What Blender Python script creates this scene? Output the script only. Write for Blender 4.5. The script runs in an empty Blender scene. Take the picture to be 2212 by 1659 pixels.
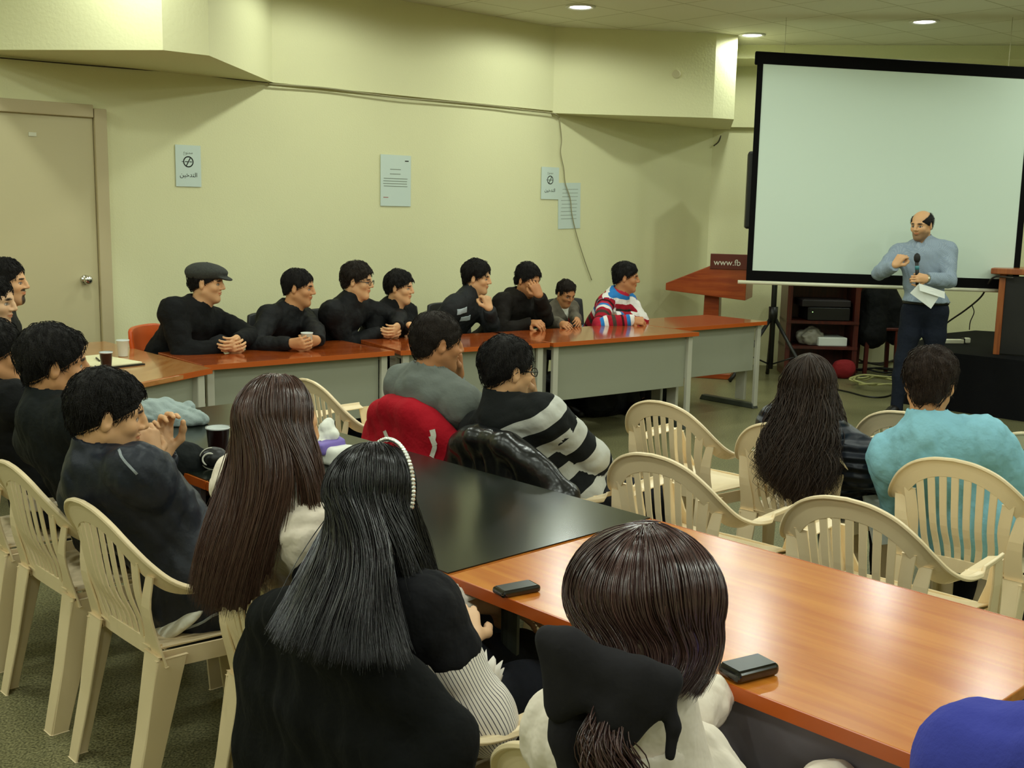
import bpy, math, random
import numpy as np
from mathutils import Vector, Matrix

# ------------------------------------------------------------------ camera
SC = bpy.context.scene
COL = SC.collection
F, CX, CY, CAMH = 2400.0, 1106.0, 829.5, 1.65
PITCH, ROLL = math.atan(379/F), 0.02
FW = np.array([0, math.cos(PITCH), -math.sin(PITCH)])
U0 = np.array([0, math.sin(PITCH), math.cos(PITCH)])
R0 = np.array([1.0, 0, 0])
RT = math.cos(ROLL)*R0 + math.sin(ROLL)*U0
UP = -math.sin(ROLL)*R0 + math.cos(ROLL)*U0
CAM = np.array([0, 0, CAMH])
cd = bpy.data.cameras.new('camera'); cam = bpy.data.objects.new('camera', cd); COL.objects.link(cam)
M = Matrix(((RT[0], UP[0], -FW[0], 0), (RT[1], UP[1], -FW[1], 0), (RT[2], UP[2], -FW[2], CAMH), (0, 0, 0, 1)))
cam.matrix_world = M
cd.sensor_width = 36.0; cd.sensor_fit = 'HORIZONTAL'; cd.lens = F/2212*36.0
cd.clip_start = 0.05
SC.camera = cam

# ------------------------------------------------------------------ world, exposure, lamps
w = bpy.data.worlds.new('world'); SC.world = w; w.use_nodes = True
w.node_tree.nodes['Background'].inputs[0].default_value = (0.9, 0.95, 0.75, 1)
w.node_tree.nodes['Background'].inputs[1].default_value = 0.10
vs = SC.view_settings
vs.view_transform = 'Standard'; vs.look = 'None'; vs.gamma = 1.0; vs.use_curve_mapping = False
vs.exposure = 0.0
LAMP_W = 48.0
LAMP_COL = (.91, 1.0, 0.88)
CEIL = 3.30

def srgb(r, g, b):
    f = lambda c: (c/255/12.92) if c <= 10 else ((c/255+0.055)/1.055)**2.4
    return (f(r), f(g), f(b))

def ray(px, py):
    return FW + RT*(px-CX)/F - UP*(py-CY)/F
def at(px, py, z):                 # world point at height z seen at a photo pixel
    d = ray(px, py); return CAM + d*((z-CAMH)/d[2])
def atY(px, py, Y):                # world point at depth Y
    d = ray(px, py); return CAM + d*(Y/d[1])
WO = np.array([-1.88, 8.60, 0]); WU = np.array([.7419, .6705, 0]); WN = np.array([.6705, -.7419, 0])
def onwall(px, py, off=0.0):
    d = ray(px, py); q = WO + WN*off
    return CAM + d*(((q-CAM)@WN)/(d@WN))
RO = np.array([2.10, 12.20, 0]); RU = np.array([.9928, -.1216, 0]); RN = np.array([-.1216, -.9928, 0])
def onright(px, py, off=0.0):
    d = ray(px, py); q = RO + RN*off
    return CAM + d*(((q-CAM)@RN)/(d@RN))

# ------------------------------------------------------------------ materials
MATS = {}
def nd(t, n, x=0, y=0): return t.nodes.new(n)
def mat(name, col=(.5, .5, .5), rough=.6, spec=.5, metal=0.0, bump=None, attr=None, emit=None, coat=0.0, var=None, trans=0, alpha=1.0, sheen=0):
    if name in MATS: return MATS[name]
    m = bpy.data.materials.new(name); m.use_nodes = True; t = m.node_tree
    b = t.nodes['Principled BSDF']
    b.inputs['Base Color'].default_value = (*col, 1); b.inputs['Roughness'].default_value = rough
    b.inputs['Specular IOR Level'].default_value = spec; b.inputs['Metallic'].default_value = metal
    b.inputs['Coat Weight'].default_value = coat; b.inputs['Coat Roughness'].default_value = .08
    b.inputs['Sheen Weight'].default_value = sheen
    b.inputs['Transmission Weight'].default_value = trans
    if alpha < 1: b.inputs['Alpha'].default_value = alpha
    src = None
    if attr:
        a = nd(t, 'ShaderNodeAttribute'); a.attribute_name = attr; src = a.outputs['Color']
    if var:                          # (scale, amount): mottled albedo
        tc = nd(t, 'ShaderNodeTexCoord'); n = nd(t, 'ShaderNodeTexNoise')
        n.inputs['Scale'].default_value = var[0]; n.inputs['Detail'].default_value = 5
        t.links.new(tc.outputs['Object'], n.inputs['Vector'])
        r = nd(t, 'ShaderNodeMapRange'); r.inputs[1].default_value = .3; r.inputs[2].default_value = .7
        r.inputs[3].default_value = 1-var[1]; r.inputs[4].default_value = 1+var[1]
        t.links.new(n.outputs['Fac'], r.inputs[0])
        mx = nd(t, 'ShaderNodeVectorMath'); mx.operation = 'SCALE'
        if src: t.links.new(src, mx.inputs[0])
        else: mx.inputs[0].default_value = col
        t.links.new(r.outputs[0], mx.inputs['Scale']); src = mx.outputs[0]
    if src: t.links.new(src, b.inputs['Base Color'])
    if bump:                         # (scale, strength[, distance])
        tc = nd(t, 'ShaderNodeTexCoord'); n = nd(t, 'ShaderNodeTexNoise')
        n.inputs['Scale'].default_value = bump[0]; n.inputs['Detail'].default_value = 3
        t.links.new(tc.outputs['Object'], n.inputs['Vector'])
        bp = nd(t, 'ShaderNodeBump'); bp.inputs['Strength'].default_value = bump[1]
        bp.inputs['Distance'].default_value = bump[2] if len(bump) > 2 else .01
        t.links.new(n.outputs['Fac'], bp.inputs['Height']); t.links.new(bp.outputs[0], b.inputs['Normal'])
    if emit:
        b.inputs['Emission Color'].default_value = (*emit[0], 1); b.inputs['Emission Strength'].default_value = emit[1]
    MATS[name] = m; return m

def wood(name, c1, c2, rough=.22, scale=(3, 40, 40), coat=.3):
    if name in MATS: return MATS[name]
    m = mat(name, c1, rough, .5, coat=coat); t = m.node_tree; b = t.nodes['Principled BSDF']
    tc = nd(t, 'ShaderNodeTexCoord'); mp = nd(t, 'ShaderNodeMapping'); mp.inputs['Scale'].default_value = scale
    n = nd(t, 'ShaderNodeTexNoise'); n.inputs['Scale'].default_value = 1.0; n.inputs['Detail'].default_value = 8; n.inputs['Distortion'].default_value = .8
    cr = nd(t, 'ShaderNodeValToRGB'); cr.color_ramp.elements[0].position = .35; cr.color_ramp.elements[1].position = .68
    cr.color_ramp.elements[0].color = (*c2, 1); cr.color_ramp.elements[1].color = (*c1, 1)
    t.links.new(tc.outputs['Object'], mp.inputs[0]); t.links.new(mp.outputs[0], n.inputs['Vector'])
    t.links.new(n.outputs['Fac'], cr.inputs[0]); t.links.new(cr.outputs[0], b.inputs['Base Color'])
    return m

# ------------------------------------------------------------------ objects
def tag(o, label=None, cat=None, group=None, kind=None):
    if label: o['label'] = label
    if cat: o['category'] = cat
    if group: o['group'] = group
    if kind: o['kind'] = kind
    return o
def thing(name, label, cat, loc=(0, 0, 0), rz=0.0, group=None):
    o = bpy.data.objects.new(name, None); COL.objects.link(o)
    o.empty_display_size = .1; o.location = tuple(float(v) for v in loc); o.rotation_euler = (0, 0, rz)
    return tag(o, label, cat, group)
def mesh(name, V, Fc, m, parent=None, smooth=False, cols=None, fattr=None, world_origin=None):
    me = bpy.data.meshes.new(name)
    V = np.asarray(V, dtype=np.float64)
    if world_origin is not None: V = V - np.asarray(world_origin, dtype=np.float64)
    if isinstance(Fc, np.ndarray):
        nF, k = Fc.shape
        me.vertices.add(len(V)); me.vertices.foreach_set('co', V.astype(np.float32).ravel())
        me.loops.add(nF*k); me.loops.foreach_set('vertex_index', Fc.astype(np.int32).ravel())
        me.polygons.add(nF); me.polygons.foreach_set('loop_start', np.arange(0, nF*k, k, dtype=np.int32))
        me.polygons.foreach_set('loop_total', np.full(nF, k, dtype=np.int32))
        me.update(calc_edges=True)
    else:
        me.from_pydata([tuple(v) for v in V], [], [tuple(f) for f in Fc]); me.update()
    if smooth: me.polygons.foreach_set('use_smooth', np.ones(len(me.polygons), dtype=bool))
    if cols is not None:
        a = me.color_attributes.new('Col', 'FLOAT_COLOR', 'POINT')
        c = np.ones((len(V), 4), np.float32); c[:, :3] = cols; a.data.foreach_set('color', c.ravel())
    if fattr is not None:
        for k_, v_ in fattr.items():
            a = me.attributes.new(k_, 'FLOAT', 'POINT'); a.data.foreach_set('value', np.asarray(v_, np.float32))
    if m is not None: me.materials.append(m)
    o = bpy.data.objects.new(name, me); COL.objects.link(o)
    if parent is not None: o.parent = parent
    return o

class MB:
    """collects solids into one mesh"""
    def __init__(s): s.V = []; s.F = []
    def add(s, V, Fc):
        n = len(s.V); s.V += [tuple(map(float, v)) for v in V]; s.F += [tuple(i+n for i in f) for f in Fc]; return s
    def box(s, c, size, rz=0.0, rot=None):
        c = np.array(c, float); h = np.array(size, float)/2
        P = np.array([[x, y, z] for x in (-1, 1) for y in (-1, 1) for z in (-1, 1)])*h
        if rot is None:
            a = math.cos(rz); b = math.sin(rz); rot = np.array([[a, -b, 0], [b, a, 0], [0, 0, 1]])
        P = P@np.array(rot).T + c
        return s.add(P, [(0, 1, 3, 2), (4, 6, 7, 5), (0, 4, 5, 1), (2, 3, 7, 6), (0, 2, 6, 4), (1, 5, 7, 3)])
    def prism(s, poly, z0, z1):
        n = len(poly); a = sum(poly[i][0]*poly[(i+1) % n][1]-poly[(i+1) % n][0]*poly[i][1] for i in range(n))
        if a < 0: poly = poly[::-1]
        V = [(p[0], p[1], z0) for p in poly]+[(p[0], p[1], z1) for p in poly]
        Fc = [tuple(range(n-1, -1, -1)), tuple(range(n, 2*n))]+[(i, (i+1) % n, n+(i+1) % n, n+i) for i in range(n)]
        return s.add(V, Fc)
    def tube(s, P, r, k=8, cap=True):
        P = np.array(P, float); n = len(P); r = np.full(n, r) if np.isscalar(r) else np.array(r)
        T = np.gradient(P, axis=0); T /= np.linalg.norm(T, axis=1)[:, None]+1e-9
        V = []; a = np.array([0, 0, 1.0]) if abs(T[0][2]) < .9 else np.array([1.0, 0, 0])
        for i in range(n):
            x = np.cross(T[i], a); x /= np.linalg.norm(x)+1e-9; y = np.cross(x, T[i]); a = y
            for j in range(k):
                th = 2*math.pi*j/k; V.append(P[i]+r[i]*(math.cos(th)*x+math.sin(th)*y))
        Fc = [(i*k+j, (i+1)*k+j, (i+1)*k+(j+1) % k, i*k+(j+1) % k) for i in range(n-1) for j in range(k)]
        if cap: Fc += [tuple(range(k)), tuple(range(n*k-1, (n-1)*k-1, -1))]
        return s.add(V, Fc)
    def lathe(s, prof, c=(0, 0, 0), k=24):
        V = []; n = len(prof)
        for (r, z) in prof:
            for j in range(k):
                th = 2*math.pi*j/k; V.append((c[0]+r*math.cos(th), c[1]+r*math.sin(th), c[2]+z))
        Fc = [(i*k+j, i*k+(j+1) % k, (i+1)*k+(j+1) % k, (i+1)*k+j) for i in range(n-1) for j in range(k)]
        return s.add(V, Fc)
    def taper(s, a, b, wa, wb):
        """tapered four-sided post from a to b; wa, wb = (x size, y size)"""
        a = np.array(a, float); b = np.array(b, float); V = []
        for c, w_ in ((a, wa), (b, wb)):
            for sx, sy in ((-1, -1), (1, -1), (1, 1), (-1, 1)): V.append(c+np.array([sx*w_[0]/2, sy*w_[1]/2, 0]))
        return s.add(V, [(0, 1, 2, 3), (7, 6, 5, 4)]+[(i, 4+i, 4+(i+1) % 4, (i+1) % 4) for i in range(4)])
    def strip(s, C, S, wd, th, N=None):
        """flat band through centre points C, side vectors S (unit), widths wd, thickness th"""
        C = np.array(C, float); S = np.array(S, float); n = len(C)
        wd = np.full(n, wd) if np.isscalar(wd) else np.array(wd)
        T = np.gradient(C, axis=0); T /= np.linalg.norm(T, axis=1)[:, None]+1e-9
        Nn = np.cross(T, S); Nn /= np.linalg.norm(Nn, axis=1)[:, None]+1e-9
        V = []
        for i in range(n):
            for a, b in ((-1, -1), (1, -1), (1, 1), (-1, 1)): V.append(C[i]+S[i]*a*wd[i]/2+Nn[i]*b*th/2)
        Fc = [(i*4+j, (i+1)*4+j, (i+1)*4+(j+1) % 4, i*4+(j+1) % 4) for i in range(n-1) for j in range(4)]
        Fc += [(3, 2, 1, 0), tuple((n-1)*4+j for j in range(4))]
        return s.add(V, Fc)
    def build(s, name, m, parent=None, bevel=0, smooth=False, seg=2, origin=None):
        V = np.array(s.V)
        o = mesh(name, V, s.F, m, parent, smooth, world_origin=origin)
        if bevel:
            b = o.modifiers.new('bevel', 'BEVEL'); b.width = bevel; b.segments = seg; b.limit_method = 'ANGLE'
        return o

def spline(P, n):
    P = np.array(P, float); k = len(P); out = []
    Q = np.vstack([2*P[0]-P[1], P, 2*P[-1]-P[-2]])
    for t in np.linspace(0, k-1, n):
        i = min(int(t), k-2); f = t-i; a, b, c, d = Q[i:i+4]
        out.append(.5*((2*b)+(-a+c)*f+(2*a-5*b+4*c-d)*f*f+(-a+3*b-3*c+d)*f**3))
    return np.array(out)
def dup(root, loc, rz, label=None, group=None):
    r = root.copy(); COL.objects.link(r); r.location = tuple(map(float, loc)); r.rotation_euler = (0, 0, rz)
    if label: r['label'] = label
    if group: r['group'] = group
    for ch in list(root.children):
        c = ch.copy(); COL.objects.link(c); c.parent = r
        for g in list(ch.children):
            d = g.copy(); COL.objects.link(d); d.parent = c
    return r
def nrm(v):
    v = np.asarray(v, float); return v/(np.linalg.norm(v)+1e-12)
def A(deg): return np.array([math.cos(math.radians(deg)), math.sin(math.radians(deg)), 0.0])
# ------------------------------------------------------------------ setting
def up3(p, z): return np.array([p[0], p[1], z])
WALLC = srgb(226, 224, 180)
m_wall = mat('painted_plaster', WALLC, .75, .25, bump=(90, .25, .006), var=(.8, .03))
m_wall2 = mat('painted_plaster_rough', WALLC, .75, .25, bump=(45, .22, .008))
m_door = mat('door_paint', srgb(196, 186, 146), .45, .4)
m_trim = mat('frame_paint', srgb(190, 176, 138), .5, .4)

# floor: worn speckled terrazzo
m_floor = mat('terrazzo', srgb(80, 78, 58), .30, .22); t_ = m_floor.node_tree; b_ = t_.nodes['Principled BSDF']
tc_ = nd(t_, 'ShaderNodeTexCoord'); n1 = nd(t_, 'ShaderNodeTexNoise'); n1.inputs['Scale'].default_value = 130; n1.inputs['Detail'].default_value = 3
n2 = nd(t_, 'ShaderNodeTexNoise'); n2.inputs['Scale'].default_value = 1.3; n2.inputs['Detail'].default_value = 4
cr_ = nd(t_, 'ShaderNodeValToRGB'); e_ = cr_.color_ramp.elements
e_[0].position = .36; e_[0].color = (*srgb(82, 81, 57), 1); e_[1].position = .66; e_[1].color = (*srgb(154, 150, 110), 1)
mr_ = nd(t_, 'ShaderNodeMapRange'); mr_.inputs[1].default_value = .3; mr_.inputs[2].default_value = .7; mr_.inputs[3].default_value = .78; mr_.inputs[4].default_value = 1.12
mx_ = nd(t_, 'ShaderNodeVectorMath'); mx_.operation = 'SCALE'
for n_ in (n1, n2): t_.links.new(tc_.outputs['Object'], n_.inputs['Vector'])
t_.links.new(n1.outputs['Fac'], cr_.inputs[0]); t_.links.new(n2.outputs['Fac'], mr_.inputs[0])
t_.links.new(cr_.outputs[0], mx_.inputs[0]); t_.links.new(mr_.outputs[0], mx_.inputs['Scale']); t_.links.new(mx_.outputs[0], b_.inputs['Base Color'])

# ceiling: square tiles in a grid that follows the back wall
m_ceil = mat('ceiling_tile', srgb(226, 224, 200), .7, .3); t_ = m_ceil.node_tree; b_ = t_.nodes['Principled BSDF']
tc_ = nd(t_, 'ShaderNodeTexCoord'); mp_ = nd(t_, 'ShaderNodeMapping'); mp_.inputs['Rotation'].default_value = (0, 0, math.radians(-42.1)); mp_.inputs['Scale'].default_value = (1/.6, 1/.6, 1)
br_ = nd(t_, 'ShaderNodeTexBrick'); br_.offset = 0; br_.inputs['Scale'].default_value = 1; br_.inputs['Brick Width'].default_value = 1; br_.inputs['Row Height'].default_value = 1
br_.inputs['Mortar Size'].default_value = .012
br_.inputs['Color1'].default_value = (*srgb(228, 226, 202), 1); br_.inputs['Color2'].default_value = (*srgb(222, 220, 194), 1); br_.inputs['Mortar'].default_value = (*srgb(190, 186, 150), 1)
t_.links.new(tc_.outputs['Object'], mp_.inputs[0]); t_.links.new(mp_.outputs[0], br_.inputs['Vector']); t_.links.new(br_.outputs['Color'], b_.inputs['Base Color'])

corner = RO
def struct(name, mb, m, bevel=0): return tag(mb.build(name, m, bevel=bevel), kind='structure')
wl_a = WO - WU*6.3; rr_b = RO + RU*6.6
BL, BR = np.array([-6.9, -4.0, 0]), np.array([8.6, -4.0, 0])
room = [wl_a[:2], corner[:2], rr_b[:2], BR[:2], BL[:2]]
struct('floor', MB().prism([tuple(p) for p in room], -.15, 0), m_floor)
struct('ceiling', MB().prism([tuple(p) for p in room], CEIL, CEIL+.12), m_ceil)
def wallseg(name, a, b, inn, m=None, z0=0, z1=CEIL, th=.15):
    a = np.array(a[:2], float); b = np.array(b[:2], float); n = np.array(inn[:2])
    return struct(name, MB().prism([tuple(a), tuple(b), tuple(b-n*th), tuple(a-n*th)], z0, z1), m or m_wall)
wallseg('wall_back', wl_a, corner, WN)
wallseg('wall_right', corner, rr_b, RN)
wallseg('wall_far_right', rr_b, BR, (-1, 0))
wallseg('wall_front', BL, BR, (0, 1))
wallseg('wall_left', BL, wl_a, (1, 0))
# boxed-in beams above the back wall
q = lambda s, o=0: tuple((WO+WU*s+WN*o)[:2])
struct('trim_1', MB().prism([(-3.62, 7.10), (-2.14, 6.91), (-1.92, 7.12), (-1.84, 8.66), q(-.2, -.02), q(-2.4, -.02)], 2.55, CEIL), m_wall2)
struct('trim_2', MB().prism([q(0, .03), q(2.97, .03), q(2.97, -.02), q(0, -.02)], 2.55, CEIL), m_wall)
struct('trim_3', MB().prism([q(2.95, .03), (1.84, 10.73), (2.06, 10.84), (2.30, 12.30), tuple(corner[:2]), q(2.95, -.02)], 2.53, CEIL), m_wall2)
r_ = lambda s, o=0: tuple((RO+RU*s+RN*o)[:2])
struct('trim_4', MB().prism([r_(0, .1), r_(6.6, .1), r_(6.6, -.02), r_(0, -.02)], 2.55, CEIL), m_wall)
struct('trim_5', MB().prism([r_(.1, .75), r_(6.5, .75), r_(6.5, .08), r_(.1, .08)], 3.17, CEIL), m_wall)

# door in the back wall
def wz(px, py): p = onwall(px, py); return float((p-WO)@WU), float(p[2])
sR, _ = wz(229, 500); sJ, _ = wz(206, 500)
dr = thing('door_1', 'pale cream door at the far left of the back wall', 'door', (*q(sJ-.46), 0)); tag(dr, kind='structure')
dO = np.array([*q(sJ-.46), 0]); azw = math.atan2(WU[1], WU[0])
def wbox(s, o, z, size): c = np.array([*q(s, o), z])-dO; return MB().box(c, size, azw)
wbox(sJ-.46, .012, 1.10, (.92, .03, 2.20)).build('door_leaf', m_door, dr, bevel=.004)
fr = MB()
for s_ in (sJ+.045, sJ-.92-.045): fr.box(np.array([*q(s_, .02), 1.13])-dO, (.085, .07, 2.26), azw)
fr.box(np.array([*q(sJ-.46, .02), 2.24])-dO, (.915, .068, .085), azw)
fr.build('door_frame', m_trim, dr, bevel=.006)
kp = onwall(184, 604, .03); kn = MB(); kn.tube([kp-dO, kp-dO+WN*.012], [.033, .03], 16); kn.tube([kp-dO+WN*.01, kp-dO+WN*.03, kp-dO+WN*.045, kp-dO+WN*.062, kp-dO+WN*.068], [.012, .013, .029, .029, .018], 16)
kn.build('door_knob', mat('chrome', (.75, .75, .72), .18, metal=1), dr, smooth=True)
pl = onwall(70, 290, .03); MB().box(pl-dO, (.05, .004, .025), azw).build('number_plate', mat('plate', srgb(215, 215, 190), .4), dr)

# recessed ceiling lights: a grid following the room
m_ring = mat('white_ring', srgb(225, 225, 215), .35)
m_lamp = mat('lamp_glass', (1, 1, 1), .4, emit=((1, 1, .96), 9.0))
lampA, lampB = np.array([1.54, 1.50]), np.array([1.42, -1.13]); lamp0 = np.array([.5, 9.5])
LAB = {(0, 0): 'round white ceiling downlight above the middle of the back wall', (1, 0): 'round ceiling downlight right beside the lit end of the boxed beam',
       (1, 1): 'round ceiling downlight above the projection screen', (2, 1): 'round ceiling downlight at the right edge over the screen'}
proto_l = None
for i in range(-5, 4):
    for j in range(0, 6):
        p = {(1, 0): np.array([2.18, 10.78]), (-2, 0): np.array([-2.25, 6.50])}.get((i, j), lamp0+lampA*i+lampB*j)
        if (np.array([*p, 0])-WO)@WN < .35 or (np.array([*p, 0])-RO)@RN < .3 or p[0] > 6.5 or p[0] < -5 or p[1] < -2.5: continue
        vis = (i, j) in LAB
        lb = LAB.get((i, j), 'round recessed ceiling downlight out of the picture overhead')
        if proto_l is None:
            L = thing('ceiling_light', lb, 'ceiling light', (*p, CEIL), 0, 'recessed ceiling lights'); proto_l = L
            MB().lathe([(.085, .0), (.125, 0), (.125, -.008), (.112, -.014), (.09, -.008), (.085, .0)]).build('trim_ring', m_ring, L, smooth=True)
            MB().lathe([(.0001, -.012), (.05, -.011), (.088, -.004)]).build('lamp_disc', m_lamp, L, smooth=True)
            ld = bpy.data.lights.new('lamp', 'SPOT'); ld.energy = LAMP_W; ld.color = LAMP_COL; ld.spot_size = math.radians(174); ld.spot_blend = .32; ld.shadow_soft_size = .07
            lo = bpy.data.objects.new('lamp', ld); COL.objects.link(lo); lo.parent = L; lo.location = (0, 0, -.03)
        else:
            L = dup(proto_l, (*p, CEIL), 0, lb)

# papers and cables on the back wall
m_npaper = mat('notice_paper', srgb(206, 221, 212), .7, .2); m_paper = mat('white_paper', srgb(228, 232, 226), .7, .2); m_ink = mat('black_ink', srgb(40, 42, 36), .7, .1); m_grey = mat('grey_ink', srgb(130, 140, 126), .7, .1); m_red = mat('red_ink', srgb(170, 100, 95), .7)
def text_mesh(body, size, m, parent, loc, rz, name, align='CENTER', flat=True, tilt=0, ext=.0006):
    cu = bpy.data.curves.new(name, 'FONT'); cu.body = body; cu.size = size; cu.align_x = align; cu.align_y = 'CENTER'; cu.extrude = ext
    tmp = bpy.data.objects.new(name, cu); COL.objects.link(tmp)
    dg = bpy.context.evaluated_depsgraph_get(); me = bpy.data.meshes.new_from_object(tmp.evaluated_get(dg)); bpy.data.objects.remove(tmp)
    o = bpy.data.objects.new(name, me); COL.objects.link(o); me.materials.clear(); me.materials.append(m)
    o.parent = parent; o.location = tuple(map(float, loc)); o.rotation_euler = (math.pi/2+tilt, 0, rz); return o
def notice(x0, y0, x1, y1, label, off=.006, turn=0):
    a = onwall(x0, y0, off); b = onwall(x1, y1, off); c = (a+b)/2; wd = float((b-a)@WU); ht = float(a[2]-b[2])
    o = thing('wall_notice', label, 'notice', c, azw, 'papers taped to the back wall'); o.rotation_euler = (0, turn, azw)
    MB().box((0, 0, 0), (wd, .003, ht)).build('sheet', m_npaper, o); return o, wd, ht
def nosmoking(o, wd, ht):
    k = MB(); r = ht*.135; zc = ht*.10
    k.add(*(lambda n: ([(rr*math.cos(2*math.pi*i/n), -.0025, zc+rr*math.sin(2*math.pi*i/n)) for i in range(n) for rr in (r, r*.80)], [(2*i, 2*i+1, (2*i+3) % (2*n), (2*i+2) % (2*n)) for i in range(n)]))(36))
    k.box((0, -.0026, zc), (r*.16, .001, r*1.8), rot=np.array([[math.cos(.5), 0, math.sin(.5)], [0, 1, 0], [-math.sin(.5), 0, math.cos(.5)]]))
    k.box((-r*.35, -.0024, zc), (r*.6, .001, r*.13)); k.box((r*.45, -.0024, zc), (r*.5, .001, r*.13))
    k.box((-r*1.1, -.0024, zc), (r*.3, .001, r*.1))
    k.build('no_smoking_symbol', m_ink, o)
    text_mesh('\ufec9\ufeee\ufee8\ufee4\ufee3', ht*.10, m_grey, o, (0, -.002, ht*.32), 0, 'lettering')
    text_mesh('\ufee6\ufef4\ufea7\ufeaa\ufe98\ufedf\ufe8d', ht*.15, m_ink, o, (0, -.002, -ht*.22), 0, 'lettering')
o, a_, h_ = notice(378, 312, 435, 404, 'paper no-smoking sign on the back wall nearest the door'); nosmoking(o, a_, h_)
o, a_, h_ = notice(1170, 360, 1206, 431, 'smaller no-smoking sign on the wall beside the hanging cable'); nosmoking(o, a_, h_)
o, a_, h_ = notice(822, 333, 887, 446, 'typed white notice sheet alone on the middle of the back wall')
k = MB(); rnd = random.Random(4)
for i, zz in enumerate((.22, .13, .04, -.01, -.06, -.11)):
    k.box((rnd.uniform(-.03, .03)*a_, -.0022, zz*h_), (a_*(.35 if i < 2 else .78), .001, h_*.012))
k.build('typed_lines', m_grey, o); MB().box((a_*.36, -.0022, h_*.39), (a_*.12, .001, h_*.02)).build('tape_mark', m_ink, o); MB().box((-a_*.33, -.0022, -h_*.33), (a_*.16, .001, h_*.014)).build('red_stamp', m_red, o)
o, a_, h_ = notice(1207, 394, 1252, 494, 'faded blank-looking sheet behind the hanging cable on the back wall', .003, -.03)
k = MB()
for i in range(9): k.box((rnd.uniform(-.05, .05)*a_, -.0022, (.36-.08*i)*h_), (a_*.7, .001, h_*.008))
k.build('typed_lines', m_grey, o)
m_cab = mat('grey_cable', srgb(150, 144, 108), .6); m_blk = mat('black_plastic', srgb(18, 18, 18), .4); m_cabd = mat('dark_cable', srgb(52, 46, 40), .6)
def cable(name, pts, r, m, label, cat='cable', n=40, origin=None, group=None):
    P = spline(pts, n); o = MB().tube(P-P[0], r, 6).build(name, m, smooth=True); o.location = tuple(map(float, P[0])); return tag(o, label, cat, group)
cable('wall_cable', [onwall(x, y, .012) for x, y in ((0, 125), (140, 137), (200, 142), (300, 150), (400, 157), (500, 170), (578, 178))], .004, m_cabd, 'thin dark cable under the left boxed beam above the door')
P = [onwall(x, y, .040) for x, y in ((580, 181), (700, 190), (800, 203), (870, 212), (960, 219), (1060, 228), (1130, 237), (1190, 244), (1205, 250))]
cable('wall_cable', P, .007, m_cab, 'bundle of grey cables running along the foot of the upper wall', n=60)
P = [onwall(x, y, .02) for x, y in ((1208, 252), (1213, 300), (1211, 330), (1218, 365), (1221, 395), (1232, 430), (1235, 460), (1245, 505), (1262, 560), (1278, 605))]
cable('wall_cable', P, .005, m_cab, 'single grey cable hanging down past the faded sheet on the wall', n=60)
P = [onwall(x, y, .05) for x, y in ((1560, 272), (1556, 300), (1558, 345), (1563, 420), (1567, 470), (1572, 520), (1578, 590))]
cable('wall_cable', P, .007, m_cabd, 'dark cable hanging in the corner behind the left lectern')
P = [onwall(x, y, .06) for x, y in ((1542, 315), (1553, 305), (1559, 285), (1562, 268))]
cable('wall_cable', P, .006, m_cabd, 'short loose cable end poking out under the boxed beam')
# ------------------------------------------------------------------ tables
m_wood = wood('orange_laminate', srgb(206, 128, 46), srgb(186, 104, 32), .23, (2.2, 26, 26), coat=0); m_wood.node_tree.nodes['Principled BSDF'].inputs['Specular IOR Level'].default_value = .4
m_wood2 = wood('red_laminate', srgb(176, 86, 34), srgb(150, 64, 22), .14, (2.2, 26, 26), coat=.5)
m_edge = mat('table_edge', srgb(184, 86, 28), .3)
m_panel = mat('grey_panel', srgb(150, 152, 134), .55, .3)
m_post = mat('pale_grey_metal', srgb(186, 184, 168), .4, .5)
m_dgrey = mat('dark_grey_metal', srgb(62, 66, 58), .45, .5)
def row_table(a, b, depth, label, left=True, right=True, m=None, over=(0, 0), zt=.75, legs=True, panel=True):
    a = np.array([*a[:2], 0.]); b = np.array([*b[:2], 0.]); L = np.linalg.norm(b-a); u = (b-a)/L; v = np.array([-u[1], u[0], 0]); rz = math.atan2(u[1], u[0])
    c = (a+b)/2+v*depth/2
    o = thing('conference_table', label, 'table', c, rz, 'laminate conference tables')
    MB().box((0, 0, zt-.0145), (L-.004, depth, .029)).build('tabletop', m or m_wood2, o, bevel=.004)
    MB().box((0, -depth/2-.0005, zt-.0145), (L-.004, .004, .03)).build('edge_band', m_edge, o)
    if panel: MB().box((0, -depth/2+.07, .525), (L-.16, .018, .39)).build('modesty_panel', m_panel, o, bevel=.003)
    if legs:
        for s in (-1, 1):
            x = s*(L/2-.055); lg = MB(); lg.box((x, -depth/2+.045, .37), (.045, .03, .70)); lg.box((x, -depth/2+.20, .39), (.03, .10, .66)); lg.box((x, 0, .705), (.04, depth*.85, .03))
            l = lg.build('leg', m_post, o, bevel=.004); MB().taper((x, 0, .045), (x, 0, .0), (.06, depth*.86), (.07, depth*.92)).build('foot', m_dgrey, l, bevel=.006)
    return o
SU, SD = np.array([.772, .635, 0]), np.array([-.635, .772, 0])
sd = lambda s, d: SU*s+SD*d
row_table(sd(2.57, 5.84), sd(3.84, 5.84), .66, 'back-row table under the two men sitting nearest the door')
row_table(sd(3.87, 5.82), sd(4.98, 5.655), .70, 'second back-row table from the left, behind the man in the grey hoodie')
row_table(sd(5.0, 5.645), sd(6.44, 5.60), .72, 'third back-row table, with the striped sweater leaning on it')
row_table(sd(6.46, 5.88), sd(7.62, 5.88), .66, 'empty table at the right end of the back row, near the left lectern')
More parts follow.
